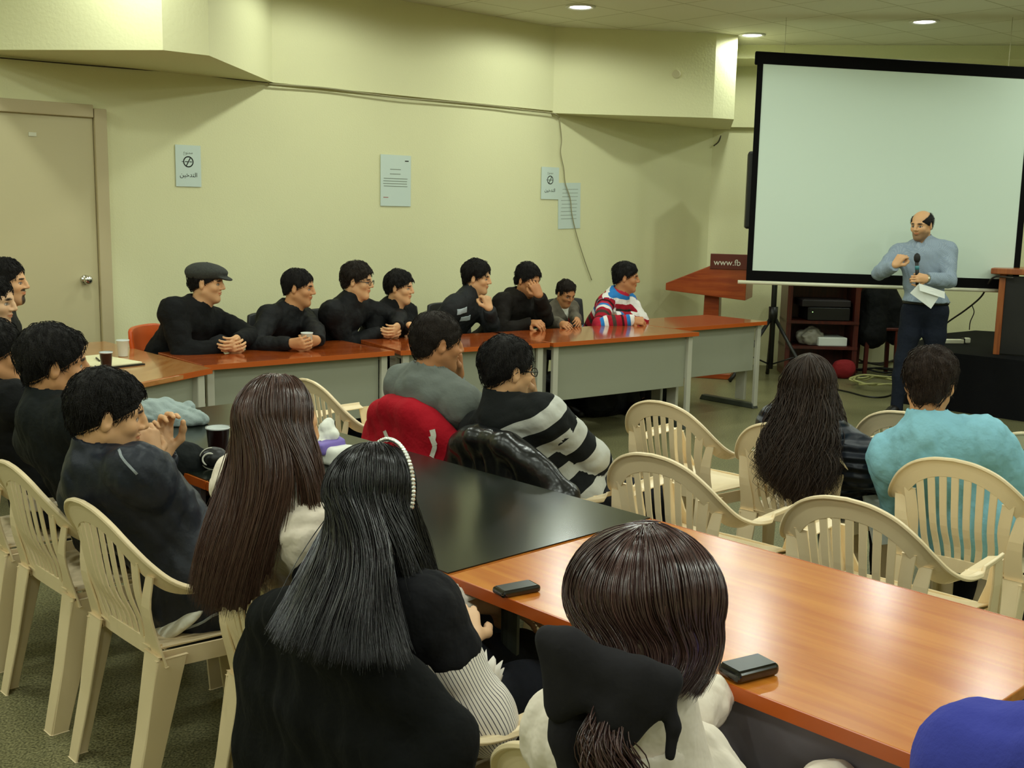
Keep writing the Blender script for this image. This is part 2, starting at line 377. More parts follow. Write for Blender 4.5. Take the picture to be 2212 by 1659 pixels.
# left table: five-sided top against the end of the row
pl_ = [sd(2.565, 5.72), sd(2.04, 5.42), sd(1.62, 5.2), sd(1.62, 7.19), sd(2.5, 7.19)]
c0 = sum(pl_)/5; o = thing('conference_table', 'angled end table with the open notebook and paper cups on it', 'table', c0, 0, 'laminate conference tables')
MB().prism([tuple((p-c0)[:2]) for p in pl_], .721, .75).build('tabletop', wood('tan_laminate', srgb(196, 140, 84), srgb(176, 112, 58), .2, (20, 3, 20), coat=.4), o, bevel=.004)
dA, dB = (pl_[0]-c0)*.97, (pl_[2]-c0)*.97; ee = MB(); e0, e1 = pl_[0]-c0, pl_[2]-c0
rz_ = math.atan2(*(e0-e1)[1::-1]); ee.box(np.append(((e0+e1)/2)[:2], .7355)-np.array([math.sin(rz_), -math.cos(rz_), 0])*-.001, (np.linalg.norm(e0-e1), .006, .03), rz_); ee.build('edge_band', m_edge, o)
MB().box(np.append(((dA+dB)/2)[:2]*.93, .50), (np.linalg.norm(dA-dB)*.92, .018, .42), rz_).build('modesty_panel', m_panel, o)
for f in (.06, .9):
    p = dA*(1-f)+dB*f; MB().box((p[0]*.96, p[1]*.96, .36), (.06, .06, .72), rz_).build('leg', m_post, o, bevel=.006)
for p in (pl_[3]-c0, pl_[4]-c0): MB().box((p[0]*.9, p[1]*.9, .36), (.06, .06, .72), 0).build('leg', m_post, o, bevel=.006)

# near tables
TA, TT, TP = np.array([-.15, 2.65, 0]), nrm([.69, -.725, 0]), nrm([.725, .69, 0])
def near_table(k0, k1, label, top, cover=None, pan=None, wdt=.79):
    a = TA+TT*k0; b = TA+TT*k1; L = k1-k0; c = (a+b)/2+TP*wdt/2; rz = math.atan2(TT[1], TT[0])
    o = thing('conference_table', label, 'table', c, rz, 'laminate conference tables')
    MB().box((0, 0, .7345), (L-.003, wdt, .029)).build('tabletop', top, o, bevel=.003)
    MB().box((0, -wdt/2-.001, .7345), (L-.004, .004, .029)).build('edge_band', m_edge, o)
    MB().box((0, wdt/2+.001, .7345), (L-.004, .004, .029)).build('edge_band', m_edge, o)
    if cover: MB().box((0, 0, .7515), (L-.006, wdt-.006, .003)).build('black_top_sheet', cover, o)
    if pan: MB().box(((pan[0]+pan[1])/2-L/2, -wdt/2+.05, .50), (pan[1]-pan[0], .018, .43)).build('modesty_panel', mat('violet_grey_panel', srgb(118, 112, 118), .55, .3), o)
    for sx in (-1, 1):
        for sy in (-1, 1):
            x, y = sx*(L/2-.10), sy*(wdt/2-.12); lg = MB().tube([(x, y, .72), (x, y, .0)], .024, 12); lg.tube([(x, y, .012), (x, y, 0)], .04, 12)
            lg.build('leg', m_dgrey, o, smooth=False)
    return o
m_blacktop = mat('black_sheet', srgb(22, 27, 21), .2, .5, bump=(60, .03, .002))
orange = near_table(.003, 1.235, 'orange wood-look table in the foreground with two phones on it', m_wood, None, (.52, 1.2))
MB().lathe([(.0001, -.10), (.036, -.10), (.04, -.09), (.042, 0.02), (.0001, .02)], (-.36, -.20, .71), 20).build('black_socket', m_blk, orange, smooth=True)
near_table(-1.22, 0, 'black-topped table between the two long-haired women and the grey hoodie', m_wood, m_blacktop)
near_table(-2.44, -1.225, 'far black-topped table with the heaped grey sweater on it', m_wood, m_blacktop, (.1, 1.1))

# ------------------------------------------------------------------ white plastic armchair
m_chair = mat('cream_plastic', srgb(244, 222, 182), .36, .5, bump=(25, .05, .004))
GC = 'cream plastic armchairs'
def make_chair():
    o = thing('plastic_armchair', 'x', 'chair', (0, 0, 0), 0, GC)
    rim = [(0, -.315, .838), (.075, -.312, .830), (.145, -.300, .803), (.200, -.276, .757), (.240, -.238, .702), (.268, -.190, .655), (.287, -.125, .627), (.297, -.04, .617), (.300, .05, .619), (.297, .15, .622)]
    inn = [(0, -.297, .768), (.062, -.294, .760), (.120, -.285, .735), (.165, -.264, .692), (.196, -.232, .645), (.219, -.188, .608), (.240, -.125, .594), (.247, -.04, .607), (.248, .05, .611), (.249, .15, .614)]
    ro = spline(rim, 40); ri = spline(inn, 40)
    full = lambda P: np.vstack([P[::-1]*np.array([-1, 1, 1]), P[1:]])
    ro, ri = full(ro), full(ri); n = len(ro)
    i0, i1 = 14, n-14                          # the backrest part of the rim; arms are the rest
    def band(lo, hi):
        prof = []                             # cross-section: lip, face
        V = []; 
        for i in range(lo, hi):
            O, I = ro[i], ri[i]; s = nrm(O-I); T = nrm(ro[min(i+1, n-1)]-ro[max(i-1, 0)]); N = nrm(np.cross(s, T)); N = N if N[1] < 0 or (abs(N[1]) < .6 and N[2] < 0) else -N
            th = .0028
            pts = [I+N*-th, I+(O-I)*.55+N*-th*.2, O-s*.012-N*th, O+s*.002+N*.002, O+s*.004+N*.014, O-s*.004+N*.018, O-s*.010+N*.008, I+(O-I)*.55+N*th*1.8, I+N*th]
            V += pts
        k = 9; m_ = hi-lo; Fc = [(i*k+j, i*k+(j+1) % k, (i+1)*k+(j+1) % k, (i+1)*k+j) for i in range(m_-1) for j in range(k)]
        Fc += [tuple(range(k-1, -1, -1)), tuple((m_-1)*k+j for j in range(k))]
        return V, Fc
    bk = MB(); bk.add(*band(i0, i1))
    K = 9
    for i in range(K):
        t = -1+2*i/(K-1); xb = .125*t
        xt = .172*t; jj = np.arange(14, n-14); top = np.array([xt, np.interp(xt, ri[jj, 0], ri[jj, 1]), np.interp(xt, ri[jj, 0], ri[jj, 2])+.012])
        P = spline([(xb, -.205, .415), (xb*1.12+.02*t*abs(t), -.222, .50), (xb*.42+xt*.58+.006*t, -.245-.022*(1-t*t), .595), top], 12)
        wdt = np.linspace(.0215, .0265, 12)+(.016 if abs(t) > .9 else 0)
        bk.strip(P, [(1, 0, 0)]*12, wdt, .006)
    bk.strip([(-.19, -.20, .425), (-.1, -.212, .432), (0, -.216, .435), (.1, -.212, .432), (.19, -.20, .425)], [(0, 0, 1)]*5, .05, .007)
    for s in (-1, 1):                          # wide uprights at the sides of the back
        P = spline([(s*.20, -.205, .40), (s*.193, -.225, .48), (s*.20, -.243, .57), (s*.214, -.236, .66)], 10)
        bk.strip(P, [(1, 0, 0)]*10, np.linspace(.07, .038, 10), .007)
    bk.build('backrest', m_chair, o, smooth=False, bevel=.0015, seg=1)
    for lo, hi in ((0, i0+1), (i1-1, n)):
        am = MB(); am.add(*band(lo, hi)); am.build('armrest', m_chair, o, bevel=.0015, seg=1)
    # seat pan
    ns, nt = 14, 12; V = []
    for layer in (0, 1):
        for j in range(nt):
            v = j/(nt-1); y = -.215+.475*v; wh = .195+.045*v
            for i in range(ns):
                uu = -1+2*i/(ns-1); x = wh*uu; z = .425+.012*abs(uu)**3-.012*math.sin(math.pi*v)*(1-uu*uu)-(.014*max(0, v-.85)/.15)+.008
                V.append((x, y, z-(.006 if layer else 0)))
    Fc = []; N0 = ns*nt
    for j in range(nt-1):
        for i in range(ns-1):
            a = j*ns+i; Fc.append((a, a+1, a+ns+1, a+ns)); Fc.append((N0+a+ns, N0+a+ns+1, N0+a+1, N0+a))
    ring = [i for i in range(ns)]+[j*ns+ns-1 for j in range(1, nt)]+[(nt-1)*ns+i for i in range(ns-2, -1, -1)]+[j*ns for j in range(nt-2, 0, -1)]
    for a, b in zip(ring, ring[1:]+ring[:1]): Fc.append((a, N0+a, N0+b, b))
    st = MB().add(V, Fc)
    for s in (-1, 1): st.strip([(s*.198, -.21, .408), (s*.222, .02, .405), (s*.243, .25, .402)], [(0, 0, 1)]*3, .052, .006)
    st.strip([(-.24, .26, .402), (0, .266, .404), (.24, .26, .402)], [(0, 0, 1)]*3, .045, .006)
    st.build('seat', m_chair, o, smooth=False, bevel=.001, seg=1)
    for s in (-1, 1):
        lg = MB()                              # rear: two-sided angle section
        lg.strip([(s*.185, -.222, .43), (s*.187, -.262, .2), (s*.19, -.305, 0)], [(1, 0, 0)]*3, [.085, .066, .052], .008)
        lg.strip([(s*.222, -.185, .42), (s*.218, -.232, .2), (s*.214, -.278, 0)], [(0, 1, 0)]*3, [.09, .066, .052], .008)
        lg.build('leg', m_chair, o, bevel=.002, seg=1)
        lg = MB()
        lg.strip([(s*.274, .165, .615), (s*.27, .19, .52), (s*.255, .215, .4), (s*.245, .235, .2), (s*.235, .25, 0)], [(0, 1, 0)]*5, [.06, .075, .085, .062, .05], .008)
        lg.strip([(s*.262, .20, .60), (s*.25, .225, .50), (s*.225, .255, .4), (s*.215, .264, .2), (s*.21, .274, 0)], [(1, 0, 0)]*5, [.03, .05, .08, .062, .05], .008)
        lg.build('leg', m_chair, o, bevel=.002, seg=1)
    return o
chair0 = make_chair(); first_chair = [True]
def chair(x, y, face, label):
    rz = math.radians(face-90)
    if first_chair[0]:
        first_chair[0] = False; chair0.location = (x, y, 0); chair0.rotation_euler = (0, 0, rz); chair0['label'] = label; return chair0
    return dup(chair0, (x, y, 0), rz, label)
CH = {}
for key, x, y, fc, lb in [
    ('C1', .87, 4.98, 45, 'empty cream plastic armchair furthest back, in front of the row of tables'),
    ('C2', .70, 3.92, 47, 'empty cream plastic armchair behind the table end, left of the curly-haired woman'),
    ('C4', 1.20, 3.38, 47, 'empty cream plastic armchair pushed close to the far edge of the orange table'),
    ('W4', 1.28, 4.52, 47, 'cream plastic armchair of the curly-haired woman in the puffer jacket'),
    ('B5', 1.73, 3.94, 47, 'cream plastic armchair of the boy in the pale blue shirt'),
    ('C3', 1.87, 4.85, 47, 'cream plastic armchair mostly hidden in front of the boy in pale blue'),
    ('C6', 2.25, 4.43, 47, 'cream plastic armchair cut by the right edge beside the pale blue shirt'),
    ('P13', -.935, 3.17, 43.7, 'cream plastic armchair in the left foreground, under the man in navy jacket'),
    ('P12', -1.34, 3.61, 43.7, 'second cream plastic armchair at the left edge, behind the navy-jacket man'),
    ('P11', -1.74, 4.04, 43.7, 'cream plastic armchair cut off at the far left edge'),
    ('W1', -.42, 2.74, 38, 'cream plastic armchair of the brown-haired woman in the white blouse'),
    ('W2', -.16, 2.335, 43.7, 'cream plastic armchair hidden under the draped black coat'),
    ('W3', .33, 1.78, 43.7, 'cream plastic armchair under the woman with the black bow'),
    ('P14', -.21, 4.62, 40, 'cream plastic armchair hidden under the red jacket'),
    ('P15', .17, 4.18, 40, 'cream plastic armchair under the black leather jacket'),
    ('Y', -.72, 5.38, 40, 'cream plastic armchair on the far side of the black table, behind the brown-haired woman'),
    ('BL', .95, 1.22, 43.7, 'cream plastic armchair of the person in the royal blue sweater')]:
    CH[key] = chair(x, y, fc, lb)

# padded chairs of the back row
m_org = mat('orange_vinyl', srgb(214, 88, 26), .35, .5)
def pad_chair(p, face, m, name, label, group=None, proto=None):
    if proto is not None: return dup(proto, (p[0], p[1], 0), math.radians(face-90), label, group)
    o = thing(name, label, 'chair', (p[0], p[1], 0), math.radians(face-90), group)
    MB().box((0, .02, .43), (.43, .43, .05)).build('seat', m, o, bevel=.02, seg=3)
    V = []; Fc = []; n = 11
    for j, (z, yo) in enumerate(((.60, -.20), (.66, -.215), (.80, -.235), (.86, -.24))):
        for i in range(n):
            t = -1+2*i/(n-1); V.append((.215*t*(.97 if j in (0, 3) else 1), yo-.02+.05*t*t, z+(.012*(1-abs(t)**6) if j == 3 else 0)))
    b = MB().add(V, [(j*n+i, j*n+i+1, (j+1)*n+i+1, (j+1)*n+i) for j in range(3) for i in range(n-1)]).build('backrest', m, o, smooth=True)
    s = b.modifiers.new('thick', 'SOLIDIFY'); s.thickness = .03; s.offset = 0
    bv = b.modifiers.new('bevel', 'BEVEL'); bv.width = .012; bv.segments = 3
    for sx in (-1, 1):
        MB().tube(spline([(sx*.17, -.22, .62), (sx*.18, -.225, .50), (sx*.19, -.2, .40), (sx*.2, -.23, 0)], 14), .011, 8).build('leg', m_dgrey, o, smooth=True)
        MB().tube(spline([(sx*.19, .18, .41), (sx*.2, .21, .2), (sx*.2, .22, 0)], 10), .011, 8).build('leg', m_dgrey, o, smooth=True)
    return o
pad_chair((-2.12, 6.98), -8, m_org, 'padded_chair', 'orange padded chair behind the man in the flat cap')
m_bv = mat('black_vinyl', srgb(20, 20, 22), .4)
# ------------------------------------------------------------------ front of the room
# projection screen
m_scr = mat('screen_fabric', srgb(212, 228, 214), .8, .2); m_bord = mat('black_border', srgb(14, 14, 14), .9, .1)
SO = 2.37
def rs(px, py): p = onright(px, py, SO); return float((p-RO)@RU), float(p[2])
sl, zb = rs(1626, 580); sr_, zb2 = rs(2187, 603); st_, zt_ = rs(1648, 137)
sl = (sl+st_)/2; zb = (zb+zb2)/2; zt_ = zt_-.005
azr = math.atan2(RU[1], RU[0]); sc_c = RO+RU*((sl+sr_)/2)+RN*SO; Wd = sr_-sl
scn = thing('projection_screen', 'large white pull-down projection screen with black border', 'screen', (*sc_c[:2], zb), azr)
Hh = zt_-zb
MB().box((0, 0, Hh/2), (Wd, .004, Hh)).build('screen_fabric', m_scr, scn)
b = MB(); b.box((0, -.001, Hh+.045), (Wd+.10, .008, .09)); b.box((0, -.001, -.045), (Wd+.10, .008, .09))
for s in (-1, 1): b.box((s*(Wd/2+.025), -.001, Hh/2), (.05, .008, Hh))
b.build('black_border', m_bord, scn)
MB().tube([(-Wd/2-.12, 0, -.105), (Wd/2+.12, 0, -.105)], .017, 10).build('bottom_bar', mat('white_metal', srgb(226, 226, 200), .35), scn, smooth=True)
MB().box((0, .03, Hh+.05), (Wd+.14, .05, .11)).build('roller_case', m_bord, scn, bevel=.01)
for s in (-1, 1): MB().tube([(s*Wd*.42, .03, Hh+.1), (s*Wd*.42, .03, CEIL-zb)], .002, 6).build('hanging_wire', mat('thin_wire', srgb(170, 165, 130), .5), scn)
for ch in scn.children:
    for v in ch.data.vertices:
        if v.co.z < Hh+.3: v.co.z -= (v.co.x/Wd+.5)*(.02+.095*v.co.z/Hh)
# loudspeaker on a tripod stand
sp = at(1662, 822, 0); spn = thing('speaker_stand', 'black tripod stand under the left end of the screen', 'stand', (sp[0], sp[1], 0))
MB().tube([(0, 0, .12), (0, 0, 1.62)], .027, 10).build('pole', m_blk, spn, smooth=True)
MB().tube([(0, 0, .60), (0, 0, .74)], .045, 12).build('collar', m_blk, spn, smooth=True)
for a_ in (200, 320, 80):
    d_ = A(a_)*.46; MB().tube([(0, 0, .66), (d_[0]*.9, d_[1]*.9, .06), (d_[0], d_[1], .012)], [.020, .018, .022], 8).build('leg', m_blk, spn, smooth=True)
    MB().tube([(0, 0, .16), (d_[0]*.6, d_[1]*.6, .27)], .008, 6).build('brace', m_blk, spn, smooth=True)
spk = thing('loudspeaker', 'black loudspeaker peeking out behind the left edge of the screen', 'speaker', (atY(1612, 420, sp[1]+.05)[0]+.17, sp[1]+.05, 1.50), math.radians(-10))
MB().box((0, 0, .37), (.34, .34, .74)).build('cabinet', m_blk, spk, bevel=.02); MB().box((0, -.172, .37), (.30, .008, .68)).build('grille', mat('grille', srgb(28, 28, 28), .7), spk)
# left lectern
lc = at(1512, 815, 0); m_lw = wood('lectern_wood', srgb(176, 84, 34), srgb(150, 60, 22), .3, (3, 30, 30), coat=.3)
lec = thing('lectern', 'red-brown wooden lectern with a web address panel beside the screen', 'lectern', (lc[0]+.12, lc[1]+.15, 0), math.radians(-20))
MB().taper((0, 0, .855), (0, 0, .06), (.15, .15), (.17, .17)).build('column', m_lw, lec, bevel=.008)
MB().box((0, 0, .03), (.50, .46, .06)).build('base', m_lw, lec, bevel=.01)
k = MB(); V = [(-.44, -.24, .87), (.36, -.24, .80), (.36, .24, .80), (-.44, .24, .87), (-.44, -.24, .94), (.0, -.24, 1.13), (.36, -.24, 1.13), (-.44, .24, .94), (.0, .24, 1.13), (.36, .24, 1.13)]
k.add(V, [(0, 3, 2, 1), (0, 1, 6, 5, 4), (3, 7, 8, 9, 2), (0, 4, 7, 3), (4, 5, 8, 7), (5, 6, 9, 8), (1, 2, 9, 6)]); k.build('desk_box', m_lw, lec, bevel=.006)
pn = MB().box((.21, -.245, 1.175), (.42, .02, .15)).build('sign_panel', mat('dark_red_panel', srgb(96, 36, 18), .35), lec, bevel=.004)
text_mesh('www.fb', .085, mat('white_letters', srgb(225, 220, 205), .5), pn, (.035, -.257, 1.165), 0, 'lettering', 'LEFT')
# right lectern on the stage
stg = [(3.45, 9.80), (6.1, 7.03), (7.6, 8.5), (7.6, 10.2), (4.78, 11.45), (4.20, 11.0)]
m_stage = mat('black_carpet', srgb(20, 20, 22), .9, .1, bump=(160, .4, .004))
stc = np.array([4.6, 9.6, 0]); so = thing('stage_platform', 'low black carpeted stage platform in the right corner', 'platform', stc)
MB().prism([(p[0]-stc[0], p[1]-stc[1]) for p in stg], 0, .47).build('plinth', m_stage, so); MB().prism([(p[0]-stc[0], p[1]-stc[1]) for p in stg], .4705, .5).build('deck', m_stage, so)
rl = at(2176, 768, .5); rlec = thing('lectern', 'wooden lectern with black front panel on the stage at the right edge', 'lectern', (rl[0]+.31, rl[1]+.06, .5), math.radians(-30))
m_rw = wood('oak_wood', srgb(172, 98, 46), srgb(140, 70, 30), .35, (30, 30, 3))
for s in (-1, 1): MB().box((s*.33, -.0, .34), (.05, .40, .68)).build('side_post', m_rw, rlec, bevel=.004)
MB().box((0, -.16, .34), (.61, .03, .66)).build('front_panel', m_blk, rlec); MB().box((0, 0, .71), (.84, .52, .05)).build('top', m_rw, rlec, bevel=.008)
lp = thing('laptop', 'closed black laptop lying on the stage lectern', 'laptop', (rl[0]+.38, rl[1]+.12, .5+.735), math.radians(-30))
MB().box((0, 0, .011), (.36, .26, .018)).build('base', m_blk, lp, bevel=.004); MB().box((0, 0, .024), (.36, .26, .008)).build('lid', m_blk, lp, bevel=.003)
ps = at(2066, 742, .5); pw = thing('power_strip', 'white power strip with plugs on the stage edge', 'power strip', ps, math.radians(4)); m_wp = mat('white_plastic', srgb(230, 230, 205), .4)
MB().box((-.04, 0, .02), (.20, .055, .04)).build('body', m_wp, pw, bevel=.008); MB().box((.10, 0, .03), (.05, .045, .05)).build('plug', m_wp, pw, bevel=.01); MB().box((.06, 0, .03), (.03, .03, .04)).build('plug', m_blk, pw, bevel=.005)
P = [rl+np.array([-.03, -.05, .66]), atY(2145, 600, rl[1]+.1), atY(2120, 640, rl[1]+.4), atY(2085, 670, rl[1]+.8), atY(2045, 698, rl[1]+1.2), atY(2020, 725, 11.0)]
cable('lectern_cable', P, .008, m_cabd, 'grey cable arching from the stage lectern down behind the presenter')
cable('lectern_cable', [atY(2100, 660, 10.9), atY(2104, 675, 10.95), atY(2096, 695, 11.0), atY(2094, 712, 11.1)], .005, m_cabd, 'thin cable hanging on the wall above the stage corner')
# equipment cabinet under the screen
m_mah = wood('mahogany', srgb(92, 34, 22), srgb(66, 22, 16), .4, (30, 30, 3), coat=.1)
ec = at(1775, 815, 0); eq = thing('equipment_cabinet', 'dark red-brown open equipment cabinet under the screen', 'cabinet', (ec[0], ec[1]+.25, 0), math.radians(-4))
for x_ in (-.34, .34): MB().box((x_, 0, .5), (.05, .42, 1.0)).build('side_panel', m_mah, eq, bevel=.003)
for z_ in (.06, .30, .56, 1.0): MB().box((0, 0, z_), (.73, .44, .03)).build('shelf', m_mah, eq)
MB().box((0, .2, .5), (.70, .015, .98)).build('back_panel', m_mah, eq)
E_ = np.array([ec[0], ec[1]+.25, 0])
def item(name, label, cat, off, size, m, rz=0, parts=()):
    o = thing(name, label, cat, E_+np.array(off), rz); MB().box((0, 0, size[2]/2), size).build('body', m, o, bevel=min(size)*.12)
    for n_, c_, s_, m_2 in parts: MB().box(c_, s_, ).build(n_, m_2, o)
    return o
item('amplifier', 'black amplifier on the upper shelf of the equipment cabinet', 'amplifier', (.05, -.02, .575), (.44, .34, .14), m_blk, 0, [('front_plate', (0, -.172, .07), (.42, .006, .12), mat('dkplate', srgb(34, 32, 30), .4)), ('power_light', (-.17, -.176, .09), (.008, .004, .008), mat('led', (.6, 1, .4), .5, emit=((.6, 1, .4), 1.2)))])
item('mixing_console', 'dark mixing console on top of the amplifier in the cabinet', 'mixer', (.02, -.02, .717), (.5, .34, .07), mat('dark_console', srgb(40, 34, 36), .5), 0, [('panel', (0, 0, .072), (.46, .3, .004), mat('dkp2', srgb(60, 52, 54), .5))])
item('paper_stack', 'stack of white papers on the low shelf of the cabinet', 'paper', (.10, -.06, .316), (.30, .28, .09), m_paper, math.radians(3))
m_bag = mat('pale_plastic', srgb(150, 145, 132), .35, .5)
#@@SDFITEMS
# cups, notebook, phones
m_wcup = mat('white_cup', srgb(232, 236, 222), .4); m_dcup = mat('dark_cup', srgb(40, 16, 12), .3, .5); m_in = mat('cup_inside', srgb(222, 228, 225), .4)
def cup(p, r, h, m, label, mi=None):
    o = thing('paper_cup', label, 'cup', p, 0, 'paper cups on the tables')
    MB().lathe([(.0001, .003), (r*.70, .003), (r*.72, 0), (r*.76, .004), (r*.985, h-.004), (r*1.03, h-.003), (r*1.03, h+.002), (r*.97, h+.001)], k=28).build('wall', m, o, smooth=True)
    MB().lathe([(r*.97, h+.001), (r*.96, h-.004), (r*.74, .008), (.0001, .006)], k=28).build('inside', mi or m_in, o, smooth=True)
    MB().lathe([(r*.97, h), (r*1.05, h+.002), (r*1.06, h-.002), (r*1.0, h-.005)], k=28).build('rim', mi or m_in, o, smooth=True); return o
ZT = .7505
cup(up3(at(266, 770, ZT), ZT), .036, .096, m_wcup, 'white paper cup on the angled end table')
cup(up3(at(230, 797, ZT), ZT), .034, .092, m_dcup, 'dark brown cup standing by the open notebook')
cup(up3(at(472, 992, .753), .7535), .041, .115, m_dcup, 'dark brown cup with white rim on the black table')
cupP2 = cup(up3(at(650, 742, ZT), ZT), .036, .092, m_wcup, 'white cup in the hands of the second man at the back')
nb = at(212, 785, ZT); no = thing('notebook', 'open notebook with a pen on the angled end table', 'notebook', up3(nb, ZT), math.radians(-38)); m_pg = mat('notebook_page', srgb(238, 232, 190), .7)
MB().box((0, 0, .004), (.45, .30, .007)).build('cover', m_blk, no)
for s in (-1, 1): MB().box((s*.108, 0, .013), (.21, .28, .010)).build('page', m_pg, no, bevel=.003)
pe = thing('pen', 'dark pen lying across the open notebook', 'pen', up3(nb, ZT+.0225), math.radians(-62)); MB().tube([(-.07, 0, 0), (.06, 0, 0), (.075, 0, 0)], [.0045, .0045, .001], 8).build('barrel', m_blk, pe, smooth=True)
m_phone = mat('phone_black', srgb(14, 15, 14), .12, .6, coat=.5); m_glass = mat('phone_screen', srgb(20, 24, 21), .3, .4); m_chr = mat('bright_chrome', (.8, .8, .78), .15, metal=1)
def phone(px, py, sz, rz, label, case=m_phone):
    p = at(px, py, .765); o = thing('mobile_phone', label, 'phone', (p[0], p[1], .7495), math.radians(rz))
    MB().box((0, 0, sz[2]/2), sz).build('case', case, o, bevel=sz[2]*.42, seg=4); MB().box((0, .0, sz[2]), (sz[0]*.84, sz[1]*.82, .0015)).build('screen', m_glass, o, bevel=.0006)
    MB().box((-sz[0]*.46, -sz[1]*.2, sz[2]*.55), (.006, .018, .004)).build('chrome_trim', m_chr, o); return o
phone(1116, 1266, (.108, .052, .017), 32, 'slim black phone at the left corner of the orange table')
phone(1617, 1442, (.112, .064, .026), 30, 'thick black phone near the front edge of the orange table')
m_tis = mat('tissue_white', srgb(236, 236, 226), .8); m_vio = mat('violet_print', srgb(128, 108, 190), .5)

wp_ = atY(1461, 160, 10.69); wpl = thing('wall_plate', 'small round cream plate on the boxed beam left of the screen', 'wall plate', wp_); MB().tube([(0, .02, 0), (0, -.012, 0), (0, -.016, 0)], [.04, .04, .03], 20).build('cover', mat('plate_cream', srgb(206, 200, 160), .5), wpl, smooth=False)
